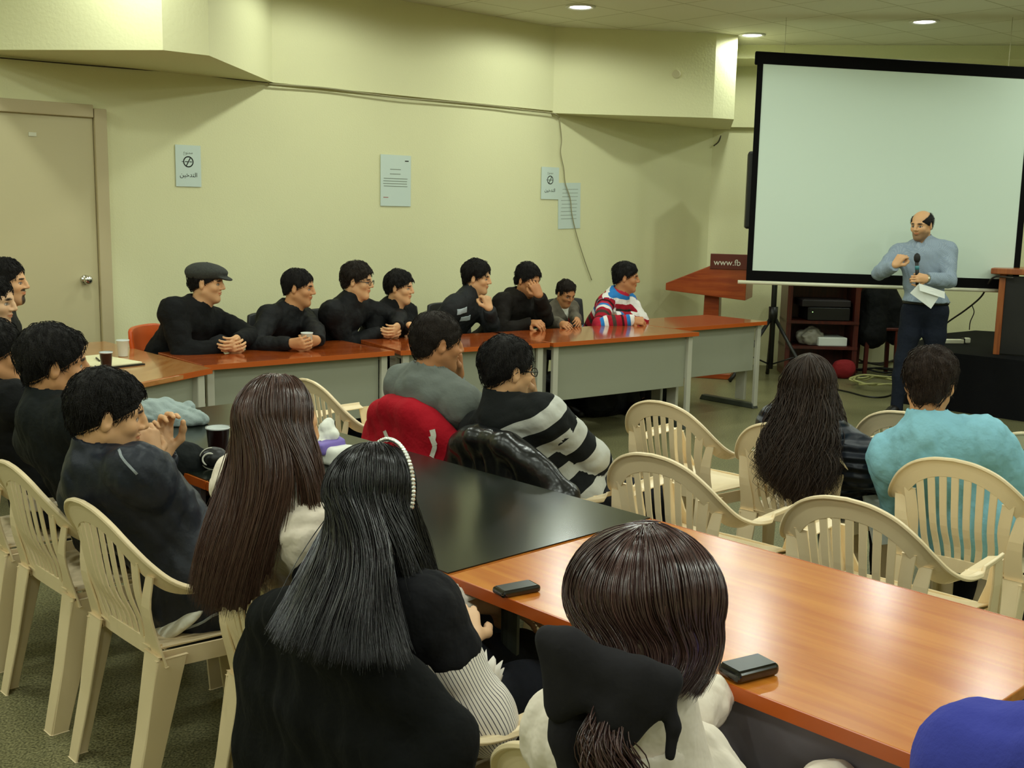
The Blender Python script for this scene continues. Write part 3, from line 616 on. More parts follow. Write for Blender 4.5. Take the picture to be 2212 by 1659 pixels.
# ------------------------------------------------------------------ implicit surfaces -> one continuous mesh
rng = np.random.default_rng(7)
class Fld:
    def __init__(s, lo, hi, res):
        s.lo = np.array(lo, np.float32); s.res = np.float32(res); s.n = np.ceil((np.array(hi)-np.array(lo))/res).astype(int)+1
        s.D = np.full(s.n, .08, np.float32)
    def sl(s, lo, hi, m):
        a = np.clip(np.floor((np.array(lo)-m-s.lo)/s.res).astype(int), 0, s.n); b = np.clip(np.ceil((np.array(hi)+m-s.lo)/s.res).astype(int)+1, 0, s.n)
        if np.any(b <= a): return None, None
        S = tuple(slice(i, j) for i, j in zip(a, b))
        g = [s.lo[i]+s.res*np.arange(a[i], b[i], dtype=np.float32) for i in range(3)]
        return S, (g[0][:, None, None], g[1][None, :, None], g[2][None, None, :])
    def comb(s, S, d, k, op):
        o = s.D[S]
        if op == 'sub': d = -d; a, b = o, d; h = np.maximum(k-np.abs(a-b), 0)/max(k, 1e-6); s.D[S] = np.maximum(a, b)+h*h*k*.25
        elif op == 'int': a, b = o, d; s.D[S] = np.maximum(a, b)
        else: h = np.maximum(k-np.abs(o-d), 0)/max(k, 1e-6); s.D[S] = np.minimum(o, d)-h*h*k*.25
    def cone(s, a, b, ra, rb=None, k=.02, op='add'):
        a = np.asarray(a, np.float32); b = np.asarray(b, np.float32); rb = ra if rb is None else rb; R = max(ra, rb)
        S, g = s.sl(np.minimum(a, b)-R, np.maximum(a, b)+R, k+3*s.res)
        if S is None: return s
        v = b-a; L = float(v@v)+1e-9
        t = np.clip(((g[0]-a[0])*v[0]+(g[1]-a[1])*v[1]+(g[2]-a[2])*v[2])/L, 0, 1)
        d = np.sqrt((g[0]-a[0]-t*v[0])**2+(g[1]-a[1]-t*v[1])**2+(g[2]-a[2]-t*v[2])**2)-(ra+(rb-ra)*t)
        s.comb(S, d, k, op); return s
    def chain(s, P, R, k=.015, op='add'):
        for i in range(len(P)-1): s.cone(P[i], P[i+1], R[i], R[i+1], k, op)
        return s
    def ell(s, c, r, Rm=None, k=.02, op='add'):
        c = np.asarray(c, np.float32); r = np.asarray(r, np.float32); R = float(r.max())
        S, g = s.sl(c-R, c+R, k+3*s.res)
        if S is None: return s
        x, y, z = g[0]-c[0], g[1]-c[1], g[2]-c[2]
        if Rm is not None: q = [Rm[0, i]*x+Rm[1, i]*y+Rm[2, i]*z for i in range(3)]
        else: q = [x+0*y+0*z, y+0*x+0*z, z+0*x+0*y]
        k0 = np.sqrt((q[0]/r[0])**2+(q[1]/r[1])**2+(q[2]/r[2])**2); k1 = np.sqrt((q[0]/r[0]**2)**2+(q[1]/r[1]**2)**2+(q[2]/r[2]**2)**2)+1e-6
        s.comb(S, k0*(k0-1)/k1, k, op); return s
    def box(s, c, h, Rm=None, rr=.01, k=.02, op='add'):
        c = np.asarray(c, np.float32); h = np.asarray(h, np.float32); R = float(np.linalg.norm(h))
        S, g = s.sl(c-R, c+R, k+3*s.res)
        if S is None: return s
        x, y, z = g[0]-c[0], g[1]-c[1], g[2]-c[2]
        if Rm is not None: q = [Rm[0, i]*x+Rm[1, i]*y+Rm[2, i]*z for i in range(3)]
        else: q = [x+0*y+0*z, y+0*x+0*z, z+0*x+0*y]
        e = [np.abs(q[i])-h[i]+rr for i in range(3)]
        d = np.sqrt(sum(np.maximum(v, 0)**2 for v in e))+np.minimum(np.maximum(np.maximum(e[0], e[1]), e[2]), 0)-rr
        s.comb(S, d, k, op); return s
    def plane(s, p, n, around=None, rad=None):
        """cut away everything on the side n points to (inside the ball 'around', if given)"""
        p = np.asarray(p, np.float32); n = nrm(n).astype(np.float32)
        if around is None: S, g = s.sl(s.lo, s.lo+s.res*s.n, 0)
        else: S, g = s.sl(np.asarray(around)-rad, np.asarray(around)+rad, 0)
        if S is None: return s
        d = (g[0]-p[0])*n[0]+(g[1]-p[1])*n[1]+(g[2]-p[2])*n[2]
        if around is not None:
            a = np.asarray(around, np.float32); ball = np.sqrt((g[0]-a[0])**2+(g[1]-a[1])**2+(g[2]-a[2])**2)-rad; d = np.minimum(d, -ball)
        s.comb(S, d, 0, 'int'); return s
    def noise(s, amp, freq, seed=0, stretch=(1, 1, 1), sharp=False, oct=3):
        r = np.random.default_rng(seed); S, g = s.sl(s.lo, s.lo+s.res*s.n, 0); tot = 0
        near = np.abs(s.D) < .05
        X = np.broadcast_to(g[0], s.n)[near]*stretch[0]; Y = np.broadcast_to(g[1], s.n)[near]*stretch[1]; Z = np.broadcast_to(g[2], s.n)[near]*stretch[2]
        for o in range(oct):
            f = freq*(1.8**o)
            for _ in range(3):
                v = nrm(r.normal(size=3))*f; w_ = nrm(r.normal(size=3))*f*.6; ph = r.uniform(0, 6.28, 2)
                val = np.sin(X*v[0]+Y*v[1]+Z*v[2]+ph[0]+1.2*np.sin(X*w_[0]+Y*w_[1]+Z*w_[2]+ph[1]))
                if sharp: val = 1-2*np.abs(val)
                tot = tot+val/(1.7**o)/3
        s.D[near] += (amp*tot).astype(np.float32); return s
    def mesh(s):
        D = s.D; n = D.shape; D[0] = D[-1] = .05; D[:, 0] = D[:, -1] = .05; D[:, :, 0] = D[:, :, -1] = .05
        I = D < 0
        c = [(i, j, k) for i in (0, 1) for j in (0, 1) for k in (0, 1)]
        sub = lambda M_, o: M_[o[0]:n[0]-1+o[0], o[1]:n[1]-1+o[1], o[2]:n[2]-1+o[2]]
        cnt = sum(sub(I, o).astype(np.int8) for o in c)
        mix = (cnt > 0) & (cnt < 8); ix = np.argwhere(mix); m_ = len(ix)
        if m_ == 0: return np.zeros((0, 3)), np.zeros((0, 4), int)
        vals = np.stack([D[ix[:, 0]+o[0], ix[:, 1]+o[1], ix[:, 2]+o[2]] for o in c], 1)
        P = np.zeros((m_, 3), np.float32); C = np.zeros(m_, np.float32); ca = np.array(c, np.float32)
        for a in range(8):
            for b in range(a+1, 8):
                if np.abs(ca[a]-ca[b]).sum() != 1: continue
                va, vb = vals[:, a], vals[:, b]; cr = (va < 0) != (vb < 0)
                t = np.where(cr, va/(va-vb+1e-12), 0)[:, None]
                P += np.where(cr[:, None], ca[a]+t*(ca[b]-ca[a]), 0); C += cr
        V = (ix+P/C[:, None])*s.res+s.lo
        idx = np.full(mix.shape, -1, np.int32); idx[mix] = np.arange(m_)
        Q = []
        for ax in range(3):
            u, v = [(1, 2), (2, 0), (0, 1)][ax]
            a0 = [slice(1, -1)]*3; a0[ax] = slice(0, -1); a1 = list(a0); a1[ax] = slice(1, None)
            E0, E1 = I[tuple(a0)], I[tuple(a1)]; ch = E0 != E1; e = np.argwhere(ch); off = np.ones(3, int); off[ax] = 0; e = e+off
            du = np.zeros(3, int); du[u] = 1; dv = np.zeros(3, int); dv[v] = 1
            gI = lambda q_: idx[q_[:, 0], q_[:, 1], q_[:, 2]]
            quad = np.stack([gI(e-du-dv), gI(e-dv), gI(e), gI(e-du)], 1)
            flip = ~E0[ch]; quad[flip] = quad[flip][:, ::-1]; Q.append(quad)
        Q = np.concatenate(Q); Q = Q[(Q >= 0).all(1)]
        # gentle smoothing
        for _ in range(1):
            acc = np.zeros_like(V); ct = np.zeros(len(V), np.float32)
            for j in range(4):
                np.add.at(acc, Q[:, j], V[Q[:, (j+1) % 4]]); np.add.at(ct, Q[:, j], 1)
                np.add.at(acc, Q[:, j], V[Q[:, (j+3) % 4]]); np.add.at(ct, Q[:, j], 1)
            V = V*.5+.5*acc/np.maximum(ct, 1)[:, None]
        return V, Q
def join(parts):
    V = []; Q = []; n = 0
    for v, q_ in parts: V.append(v); Q.append(q_+n); n += len(v)
    return np.concatenate(V), np.concatenate(Q)
def put(name, F_, m, parent, origin, cols=None, fattr=None):
    V, Q = F_.mesh() if isinstance(F_, Fld) else F_
    c = cols(V) if callable(cols) else cols
    fa = {k_: f_(V) for k_, f_ in fattr.items()} if fattr else None
    return mesh(name, V, Q, m, parent, True, c, fa, world_origin=origin)

def tubes(P, r, k=3, taper=True):
    """P (M,N,3) -> vertices, quads"""
    P = np.asarray(P, np.float32); Mn, N = P.shape[:2]
    T = np.gradient(P, axis=1); T /= np.linalg.norm(T, axis=2, keepdims=True)+1e-9
    a = np.array([.31, .87, .22], np.float32); X = np.cross(T, a); X /= np.linalg.norm(X, axis=2, keepdims=True)+1e-9; Y = np.cross(X, T)
    pr = np.ones(N); 
    if taper: pr = np.clip(np.minimum(1, (1-np.linspace(0, 1, N))*3.0+.12), 0, 1)
    r = (np.asarray(r).reshape(-1, 1)*pr)[:, :, None] if not np.isscalar(r) else (r*pr)[None, :, None]*np.ones((Mn, 1, 1))
    th = np.arange(k)*2*np.pi/k
    V = P[:, :, None, :]+r[:, :, None, :]*(np.cos(th)[None, None, :, None]*X[:, :, None, :]+np.sin(th)[None, None, :, None]*Y[:, :, None, :])
    i = np.arange(Mn)[:, None, None]*N*k+np.arange(N-1)[None, :, None]*k; j = np.arange(k)[None, None, :]; j2 = (j+1) % k
    Q = np.stack([i+j, i+j2, i+k+j2, i+k+j], -1).reshape(-1, 4)
    return V.reshape(-1, 3), Q

# ------------------------------------------------------------------ people
SKIN = dict(mid=srgb(206, 150, 104), light=srgb(220, 170, 124), tan=srgb(190, 132, 88), pale=srgb(226, 182, 142))
m_skin = mat('skin', (.5, .3, .2), .5, .4, attr='Col')
m_skin.node_tree.nodes['Principled BSDF'].inputs['Subsurface Weight'].default_value = .06
m_skin.node_tree.nodes['Principled BSDF'].inputs['Subsurface Radius'].default_value = (.02, .008, .004)
HAIRC = dict(black=srgb(20, 16, 14), brown=srgb(44, 30, 22), soft=srgb(34, 25, 18))
def hair_mat(c): return mat('hair_'+c, HAIRC[c], .62, .28, bump=(260, .9, .006))
def cloth(name, col, rough=.85, sheen=.0, bump=(17, .5, .022), spec=.25): return mat(name, col, rough, spec, bump=bump, sheen=sheen)
m_trou = cloth('dark_trousers', srgb(24, 26, 34)); m_shoe = mat('shoe_leather', srgb(22, 18, 16), .4); m_jean = cloth('denim', srgb(42, 52, 78))

def frame(yaw, pitch=0, roll=0):
    f = A(yaw)*math.cos(math.radians(pitch))+np.array([0, 0, math.sin(math.radians(pitch))])
    r = nrm(np.cross(f, [0, 0, 1])); u = np.cross(r, f); c, s = math.cos(math.radians(roll)), math.sin(math.radians(roll))
    return np.stack([r*c-u*s, f, r*s+u*c], 1)      # columns: right, forward, up
def ik(S, W, l1, l2, pole):
    S = np.asarray(S, float); W = np.asarray(W, float); v = W-S; L = min(np.linalg.norm(v), l1+l2-.004); L = max(L, abs(l1-l2)+.01); d = nrm(v)
    a = (l1*l1-l2*l2+L*L)/(2*L); h = math.sqrt(max(l1*l1-a*a, 0)); p = np.asarray(pole, float); p = nrm(p-(p@d)*d); return S+d*a+p*h, S+d*L

CURL = dict(fist=(70, 88, 55), relaxed=(22, 32, 18), clasp=(48, 52, 25), flat=(6, 10, 6), grip=(50, 62, 34), loose=(45, 50, 28), point=(30, 60, 40))
def rotv(v, ax, deg):
    a = math.radians(deg); ax = nrm(ax); return v*math.cos(a)+np.cross(ax, v)*math.sin(a)+ax*(ax@v)*(1-math.cos(a))
def hand(W, d, n, side, pose, sc=1.0, res=.0036, fd=None):
    """W wrist, d towards the knuckles, n out of the palm, side=+1 right hand; thumb on the s side"""
    d = nrm(d); n = nrm(n-(n@d)*d); s = np.cross(d, n)*(-side); c = CURL[pose] if isinstance(pose, str) else pose
    W = np.asarray(W, float); H_ = Fld(W-.26*sc, W+.26*sc, res)
    kn = [(.030, .090), (.0105, .095), (-.010, .091), (-.029, .082)]; ln = [(.043, .026, .021), (.047, .030, .022), (.044, .028, .021), (.035, .021, .018)]
    rad = [.0090, .0093, .0089, .0078]
    H_.cone(W-(d if fd is None else fd)*.05*sc, W+d*.006*sc, .0265*sc, .0255*sc, .02)
    for (o, l), r in zip(kn, rad): H_.cone(W+d*.012*sc+s*o*.55*sc, W+(d*l+s*o)*sc, .0165*sc, (r+.0025)*sc, .012)
    H_.cone(W+(d*.03-n*-.004)*sc, W+(d*.07)*sc, .019*sc, .016*sc, .015)
    for i, ((o, l), L, r) in enumerate(zip(kn, ln, rad)):
        p = W+(d*l+s*o)*sc; dd = d+s*o*1.2; dd = nrm(dd); ang = 0
        P = [p]; vary = 1+.06*(i-1)
        for a_, l_ in zip(c, L):
            ang += a_*vary; v = nrm(rotv(dd, np.cross(dd, n), ang)); p = p+v*l_*sc; P.append(p)
        H_.chain(P, [r*sc, r*.96*sc, r*.86*sc, r*.74*sc], .003)
    # thumb leaves the side of the palm near its base
    tb = W+(d*.022+s*.022+n*.006)*sc; t1 = nrm(s*.72+d*.62+n*.35); fl = min(c[0], 70)
    p1 = tb+t1*.045*sc; t2 = nrm(d*.85+s*(.35-.006*fl)+n*(.15+.008*fl)); p2 = p1+t2*.034*sc; t3 = nrm(t2+(-s*.35+n*.25)*(fl/60)); p3 = p2+t3*.026*sc
    H_.chain([tb, p1, p2, p3], [.0165*sc, .0118*sc, .0102*sc, .0085*sc], .010)
    return H_.mesh()

def face_cols(hc, HR, sk, sc, stub=0, goatee=0, brow=1.0, rosy=.1):
    sk = np.array(sk)
    def f(V):
        q_ = ((V-hc)@HR)/sc; x, y, z = q_[:, 0], q_[:, 1], q_[:, 2]; ax = np.abs(x)
        c = np.tile(sk, (len(V), 1)); g = lambda v, lo, hi: np.clip((v-lo)/(hi-lo), 0, 1)
        front = g(y, .045, .065)[:, None]
        dark = np.array(srgb(40, 28, 22)); lip = sk*np.array([.80, .52, .50]); hairy = sk*.26+np.array(srgb(40, 34, 28))*.5
        ck = np.exp(-(((ax-.042)/.022)**2+((z+.028)/.022)**2))[:, None]*front*rosy; c = c*(1-ck)+ck*sk*np.array([1.05, .72, .66])
        if stub:
            m_ = (g(z, -.035, -.055)*g(y, -.01, .02)*g(z, -.16, -.125)*stub)[:, None]; c = c*(1-m_)+hairy*m_
        if goatee:
            d_ = np.minimum(((x/.028)**2+((z+.088)/.030)**2), ((x/.036)**2+((z+.036)/.009)**2)); m_ = (g(d_, 1.25, .8)*goatee)[:, None]*front; c = c*(1-m_)+np.array(srgb(30, 22, 18))*m_
        m_ = g(((x/.024)**2+((z+.053)/.0075)**2), 1.2, .7)[:, None]*front; c = c*(1-m_)+lip*m_
        m_ = g((((ax-.031)/.019)**2+((z-.0235-.06*(.031-ax))/.0055)**2), 1.35, .8)[:, None]*front*brow; c = c*(1-m_)+dark*m_
        m_ = g((((ax-.031)/.0155)**2+((z-.002)/.0075)**2), 1.3, .85)[:, None]*front; c = c*(1-m_)+np.array(srgb(60, 40, 32))*m_
        m_ = g((((ax-.031)/.0125)**2+((z-.001)/.0048)**2), 1.2, .8)[:, None]*front; c = c*(1-m_)+np.array(srgb(205, 196, 186))*m_
        m_ = g((((ax-.031)/.0055)**2+((z-.001)/.0060)**2), 1.2, .8)[:, None]*front; c = c*(1-m_)+np.array(srgb(24, 16, 12))*m_
        return c
    return f
def head_field(hc, HR, sc, res, nb, nose=1.0, back=None):
    L = lambda x, y, z: hc+HR@(np.array([x, y, z])*sc)
    lo = np.minimum(hc-.16, nb-.12); hi = np.maximum(hc+.16, nb+.12); F_ = Fld(lo, hi, res)
    F_.ell(L(0, -.012, .036), np.array([.074, .096, .080])*sc, HR, .02)
    F_.ell(L(0, .028, -.012), np.array([.060, .062, .082])*sc, HR, .03)
    F_.cone(L(0, .045, -.066), L(0, .066, -.094), .036*sc, .021*sc, .03)
    for s in (-1, 1):
        F_.cone(L(s*.050, .0, -.05), L(s*.018, .062, -.092), .021*sc, .017*sc, .03)
        F_.ell(L(s*.040, .058, -.022), np.array([.022, .022, .020])*sc, HR, .02)
        F_.cone(L(s*.008, .082, .0245), L(s*.046, .066, .022), .0115*sc, .010*sc, .014)
        F_.ell(L(s*.031, .0885, .003), np.array([.016, .012, .011])*sc, HR, .012, 'sub')
        F_.ell(L(s*.031, .0685, .002), np.array([.0135, .0135, .0125])*sc, HR, .004)
        F_.ell(L(s*.076, -.008, -.004), np.array([.0085, .019, .031])*sc, HR@frame(90+s*-22)@np.eye(3), .008)
        F_.ell(L(s*.086, -.004, -.001), np.array([.007, .010, .016])*sc, HR, .004, 'sub')
    F_.chain([L(0, .084, .022), L(0, .0985, .0), L(0, .107*nose+(.0), -.020)], [.0085*sc, .0088*sc, .0118*sc], .010)
    for s in (-1, 1): F_.ell(L(s*.0135, .094, -.0255), np.array([.009, .012, .0085])*sc, HR, .006)
    F_.ell(L(0, .0855, -.0475), np.array([.021, .0125, .0068])*sc, HR, .006); F_.ell(L(0, .0840, -.0585), np.array([.018, .0125, .0072])*sc, HR, .006)
    F_.ell(L(0, .0955, -.0530), np.array([.022, .008, .0012])*sc, HR, .003, 'sub')
    F_.cone(L(0, -.022, -.045), nb+np.array([0, 0, .005]), .054*sc, .058*sc, .03); F_.cone(L(0, .02, -.07), nb+HR[:, 1]*.01+np.array([0, 0, .0]), .040*sc, .048*sc, .03)
    return F_
def hair_short(hc, HR, sc, res, top=.020, side=.010, fringe=.0, seed=1, spike=.006, bald=False, nape=-.062):
    L = lambda x, y, z: hc+HR@(np.array([x, y, z])*sc)
    F_ = Fld(hc-.17*sc, hc+.17*sc, res)
    F_.ell(L(0, -.013, .036+top*.35), np.array([.076+side, .098+side, .080+top*.75])*sc, HR, .02)
    F_.ell(L(0, -.055, -.022), np.array([.058, .046, .055])*sc, HR, .03)
    F_.noise(spike, 95, seed, (1, 1, .5))
    if spike > .004: F_.noise(spike*.5, 240, seed+1, (1, 1, 1), oct=1)
    F_.ell(L(0, .108, -.012-fringe), np.array([.074, .062, .086])*sc, HR, .006, 'sub')
    for s in (-1, 1):
        F_.ell(L(s*.085, .035, -.058), np.array([.05, .050, .062])*sc, HR, .008, 'sub'); F_.ell(L(s*.090, -.006, -.006), np.array([.024, .022, .034])*sc, HR, .006, 'sub')
    for s in (-1, 1): F_.cone(L(s*(.069+side*.5), .020, .030), L(s*(.068+side*.35), .025, -.026), .011*sc, .006*sc, .010)
    F_.plane(L(0, -.1, nape), HR@np.array([0, .55, -1.0])*1.0)
    if bald: F_.ell(L(0, .042, .094), np.array([.068, .118, .064])*sc, HR, .01, 'sub')
    return F_

def catmull(P, n):
    """P (M,K,3) -> (M,n,3)"""
    M_, K = P.shape[:2]; Q = np.concatenate([2*P[:, :1]-P[:, 1:2], P, 2*P[:, -1:]-P[:, -2:-1]], 1); t = np.linspace(0, K-1-1e-6, n); i = t.astype(int); f = (t-i)[None, :, None]
    a, b, c, d = Q[:, i], Q[:, i+1], Q[:, i+2], Q[:, i+3]
    return .5*(2*b+(c-a)*f+(2*a-5*b+4*c-d)*f*f+(3*b-a-3*c+d)*f**3)
def relax(P, it=9):
    for _ in range(it): P[:, 1:-1] = .5*P[:, 1:-1]+.25*(P[:, :-2]+P[:, 2:])
    return P
def outside(P, hc, HR, R_, lay):
    q_ = ((P-hc)@HR-np.array([0, -.012, .030]))/R_; d = np.linalg.norm(q_, axis=2); k = np.where(d < 1+lay, (1+lay)/np.maximum(d, 1e-6), 1.0)
    return hc+((q_*k[:, :, None])*R_+np.array([0, -.012, .030]))@HR.T
def short_strands(V, Q, hc, HR, sc, n, ln, seed, rad, lift=.5):
    r = np.random.default_rng(seed); N = np.zeros_like(V); f = np.cross(V[Q[:, 2]]-V[Q[:, 0]], V[Q[:, 3]]-V[Q[:, 1]])
    for j in range(4): np.add.at(N, Q[:, j], f)
    N /= np.linalg.norm(N, axis=1)[:, None]+1e-9; L_ = ((V-hc)@HR)/sc; ok = np.nonzero(((N*(V-hc)).sum(1) > 0))[0]; i = r.choice(ok, n)
    p, nn, q_ = V[i], N[i], L_[i]; d = q_-np.array([.01, -.035, .10]); d[:, 2] -= .35*np.abs(d[:, 2]).max(); d[:, 2] += np.clip((q_[:, 1]-.03)/.05, 0, 1)*.05; d[:, 0] += .03*np.sin(q_[:, 1]*60+seed); d = d@HR.T
    d = d+r.normal(size=d.shape)*.022; d -= (d*nn).sum(1)[:, None]*nn; d /= np.linalg.norm(d, axis=1)[:, None]+1e-9
    l = ln*sc*r.uniform(.5, 1.15, (n, 1)); t = np.linspace(0, 1, 5)[None, :, None]
    P = p[:, None]+d[:, None]*l[:, None]*(t-.25)+nn[:, None]*(.0035+l[:, None]*lift*(t*(1-t)*.55-.04*t))-HR[:, 2]*.25*l[:, None]*t*t
    return tubes(P, rad*r.uniform(.7, 1.3, n), 3)
def long_hair(hc, HR, sc, cols_, nstr, seed, thick=.016, wave=0.0, rad=.0016, n=22, jit=.010, part=0.0, res=.007, mass=True, curl=0.0, hv=(1, 1, 1), gap=None, clump_k=.55):
    """cols_: list of (azimuth deg round the head, 0 = back, + = right, [world points below ear level])"""
    r = np.random.default_rng(seed); az = np.array([c[0] for c in cols_], float); K = max(len(c[1]) for c in cols_)
    PT = []
    for _, p in cols_:
        p = np.array(p, float); PT.append(catmull(p[None], K)[0] if len(p) != K else p)
    PT = np.array(PT)
    def inward(L_):
        v = (hc+HR[:, 1]*.03)-L_; v[..., 2] = 0; return v/(np.linalg.norm(v, axis=-1, keepdims=True)+1e-9)
    def paths(ph, lay):
        m_ = len(ph); i = np.clip(np.searchsorted(az, ph)-1, 0, len(az)-2); f = ((ph-az[i])/(az[i+1]-az[i]))[:, None, None]
        pl_ = ph if not gap else np.where((ph > gap[0]) & (ph < gap[1]), np.where(ph-gap[0] < gap[1]-ph, gap[0], gap[1]), ph); i = np.clip(np.searchsorted(az, pl_)-1, 0, len(az)-2); f = ((pl_-az[i])/(az[i+1]-az[i]))[:, None, None]
        low = PT[i]*(1-f)+PT[i+1]*f+(inward(PT[i]*(1-f)+PT[i+1]*f)*.011 if lay.max() < 0 else -HR[:, 1]*np.random.default_rng(seed+9).uniform(0, .008, (m_, 1, 1)))
        R_ = np.array([.085, .106, .094])*np.array(hv)*sc*(1+lay[:, None]*.10); a = np.radians(ph)
        e = np.stack([np.sin(a), -np.cos(a), np.full(m_, -.25)], 1); e /= np.linalg.norm(e, axis=1)[:, None]
        yp = -np.cos(a)*.5+.15; st = np.stack([np.full(m_, part)+.03*np.sin(a), yp, np.ones(m_)*.95], 1); st /= np.linalg.norm(st, axis=1)[:, None]
        arc = []
        for t in (0, .25, .5, .75, 1.0):
            v = st*(1-t)+e*t; v /= np.linalg.norm(v, axis=1)[:, None]; arc.append(v*R_)
        arc = np.stack(arc, 1)+np.array([0, -.012, .030])*sc; W_ = hc+arc@HR.T
        return np.concatenate([W_, low], 1)
    out = []
    if mass:
        ph = np.linspace(az[0]+2, az[-1]-2, 34)
        P = outside(relax(catmull(paths(ph, np.full(len(ph), -.7)), 16), 4), hc, HR, np.array([.074, .094, .083])*np.array(hv)*sc, 0)
        lo = P.reshape(-1, 3).min(0)-.06; hi = P.reshape(-1, 3).max(0)+.06; lo = np.minimum(lo, hc-.15); hi = np.maximum(hi, hc+.15)
        F_ = Fld(lo, hi, res); F_.ell(hc+HR@(np.array([0, -.012, .032])*sc), np.array([.081, .102, .091])*np.array(hv)*sc, HR, .01)
        for p in P: F_.chain(p, [.003]*4+list(np.linspace(.004, thick, 7))+list(np.linspace(thick, .003, 5)), .008)
        F_.ell(hc+HR@(np.array([0, .118, -.03])*sc), np.array([.078, .065, .10])*sc, HR, .01, 'sub')
        out.append(F_.mesh())
    ph = r.uniform(az[0], az[-1], nstr)
    if gap: ph = np.concatenate([ph, r.uniform(gap[1]-2, az[-1], nstr//3)])
    nstr = len(ph); lay = r.uniform(-.35, .8, nstr); P = relax(catmull(paths(ph, lay), n)); P = outside(P, hc, HR, np.array([.083, .104, .092])*np.array(hv)*sc, .10*r.uniform(0, 1, (nstr, 1))); t = np.linspace(0, 1, n)[None, :, None]
    clump = r.normal(size=(40, 3)); ci = (np.abs(ph*7.3)).astype(int) % 40
    P = P+(r.normal(size=(nstr, 1, 3))*jit+clump[ci][:, None, :]*jit*.9)*np.clip(t-.12, 0, 1)*1.3
    P = P+r.normal(size=(nstr, 1, 3))*.0022
    ng = max(nstr//16, 8); gi = r.choice(nstr, ng, replace=False); D_ = ((ph[:, None]-ph[gi][None])/3.0)**2+(lay[:, None]-lay[gi][None])**2*4; g_ = gi[D_.argmin(1)]
    P = P+clump_k*np.clip(t*1.3-.05, 0, 1)*(P[g_]-P)
    if wave or curl:
        pa = r.uniform(0, 6.28, (nstr, 1, 1))*.35+ci[:, None, None]*1.7; fq = 2*np.pi*(3.2 if not curl else 4.5); amp = (wave+curl)*np.clip(t*1.6-.5, 0, 1)
        ax1, ax2 = HR[:, 0], HR[:, 2]*.3+HR[:, 1]; P = P+amp*(np.sin(fq*t+pa)*ax1+np.cos(fq*t+pa)*ax2*.8)
    ln = np.minimum(1, r.uniform(.84, 1.06, nstr))
    x_ = ln[:, None]*np.linspace(0, n-1, n)[None]; i0 = np.minimum(x_.astype(int), n-2); fr = (x_-i0)[:, :, None]; row = np.arange(nstr)[:, None]; P = P[row, i0]*(1-fr)+P[row, i0+1]*fr
    V, Q = tubes(P, rad*r.uniform(.7, 1.25, nstr), 3); out.append((V, Q))
    return join(out)
class NS: pass
def torso(F_, p, e, k=.04):
    s, w = p.sc, p.w; Rm = p.TR
    F_.ell(p.hip+p.t*.02, np.array([.168*w, .118, .125])*s+e, Rm, k)
    F_.ell(p.hip+(p.nb-p.hip)*.40+p.f*.008, np.array([.142*w, .104, .19])*s+e, Rm, k)
    F_.ell(p.nb-p.t*.175*s+p.f*.008, np.array([.155*w, .108, .165])*s+e, Rm, k)
    for S in (p.SR, p.SL):
        F_.cone(p.nb-p.t*.030*s-p.f*.02, S-p.t*.004, .058*s+e, .046*s+e, k*1.3); F_.cone(p.nb-p.t*.13*s, S-p.t*.02, .085*s+e, .055*s+e, k)
        F_.cone(p.nb-p.t*.10*s+p.f*.05, S-p.t*.05*s, .05*s+e, .05*s+e, k)
def arm(F_, S, E_, W, e, s, k=.02, upto=None):
    F_.cone(S, S+(E_-S)*.5, .047*s+e, .047*s+e, k*2.2); F_.chain([S+(E_-S)*.4, E_], [.048*s+e, .041*s+e], k)
    W2 = E_+(W-E_)*(upto if upto else 1.0)
    F_.chain([E_, E_+(W2-E_)*.4, W2], [.041*s+e, .042*s+e, .030*s+e], k)
def leg(F_, H_, K, An, e, s, k=.03):
    F_.chain([H_, H_+(K-H_)*.5, K, K+(An-K)*.35, An], [.092*s+e, .075*s+e, .056*s+e, .056*s+e, .038*s+e], k)

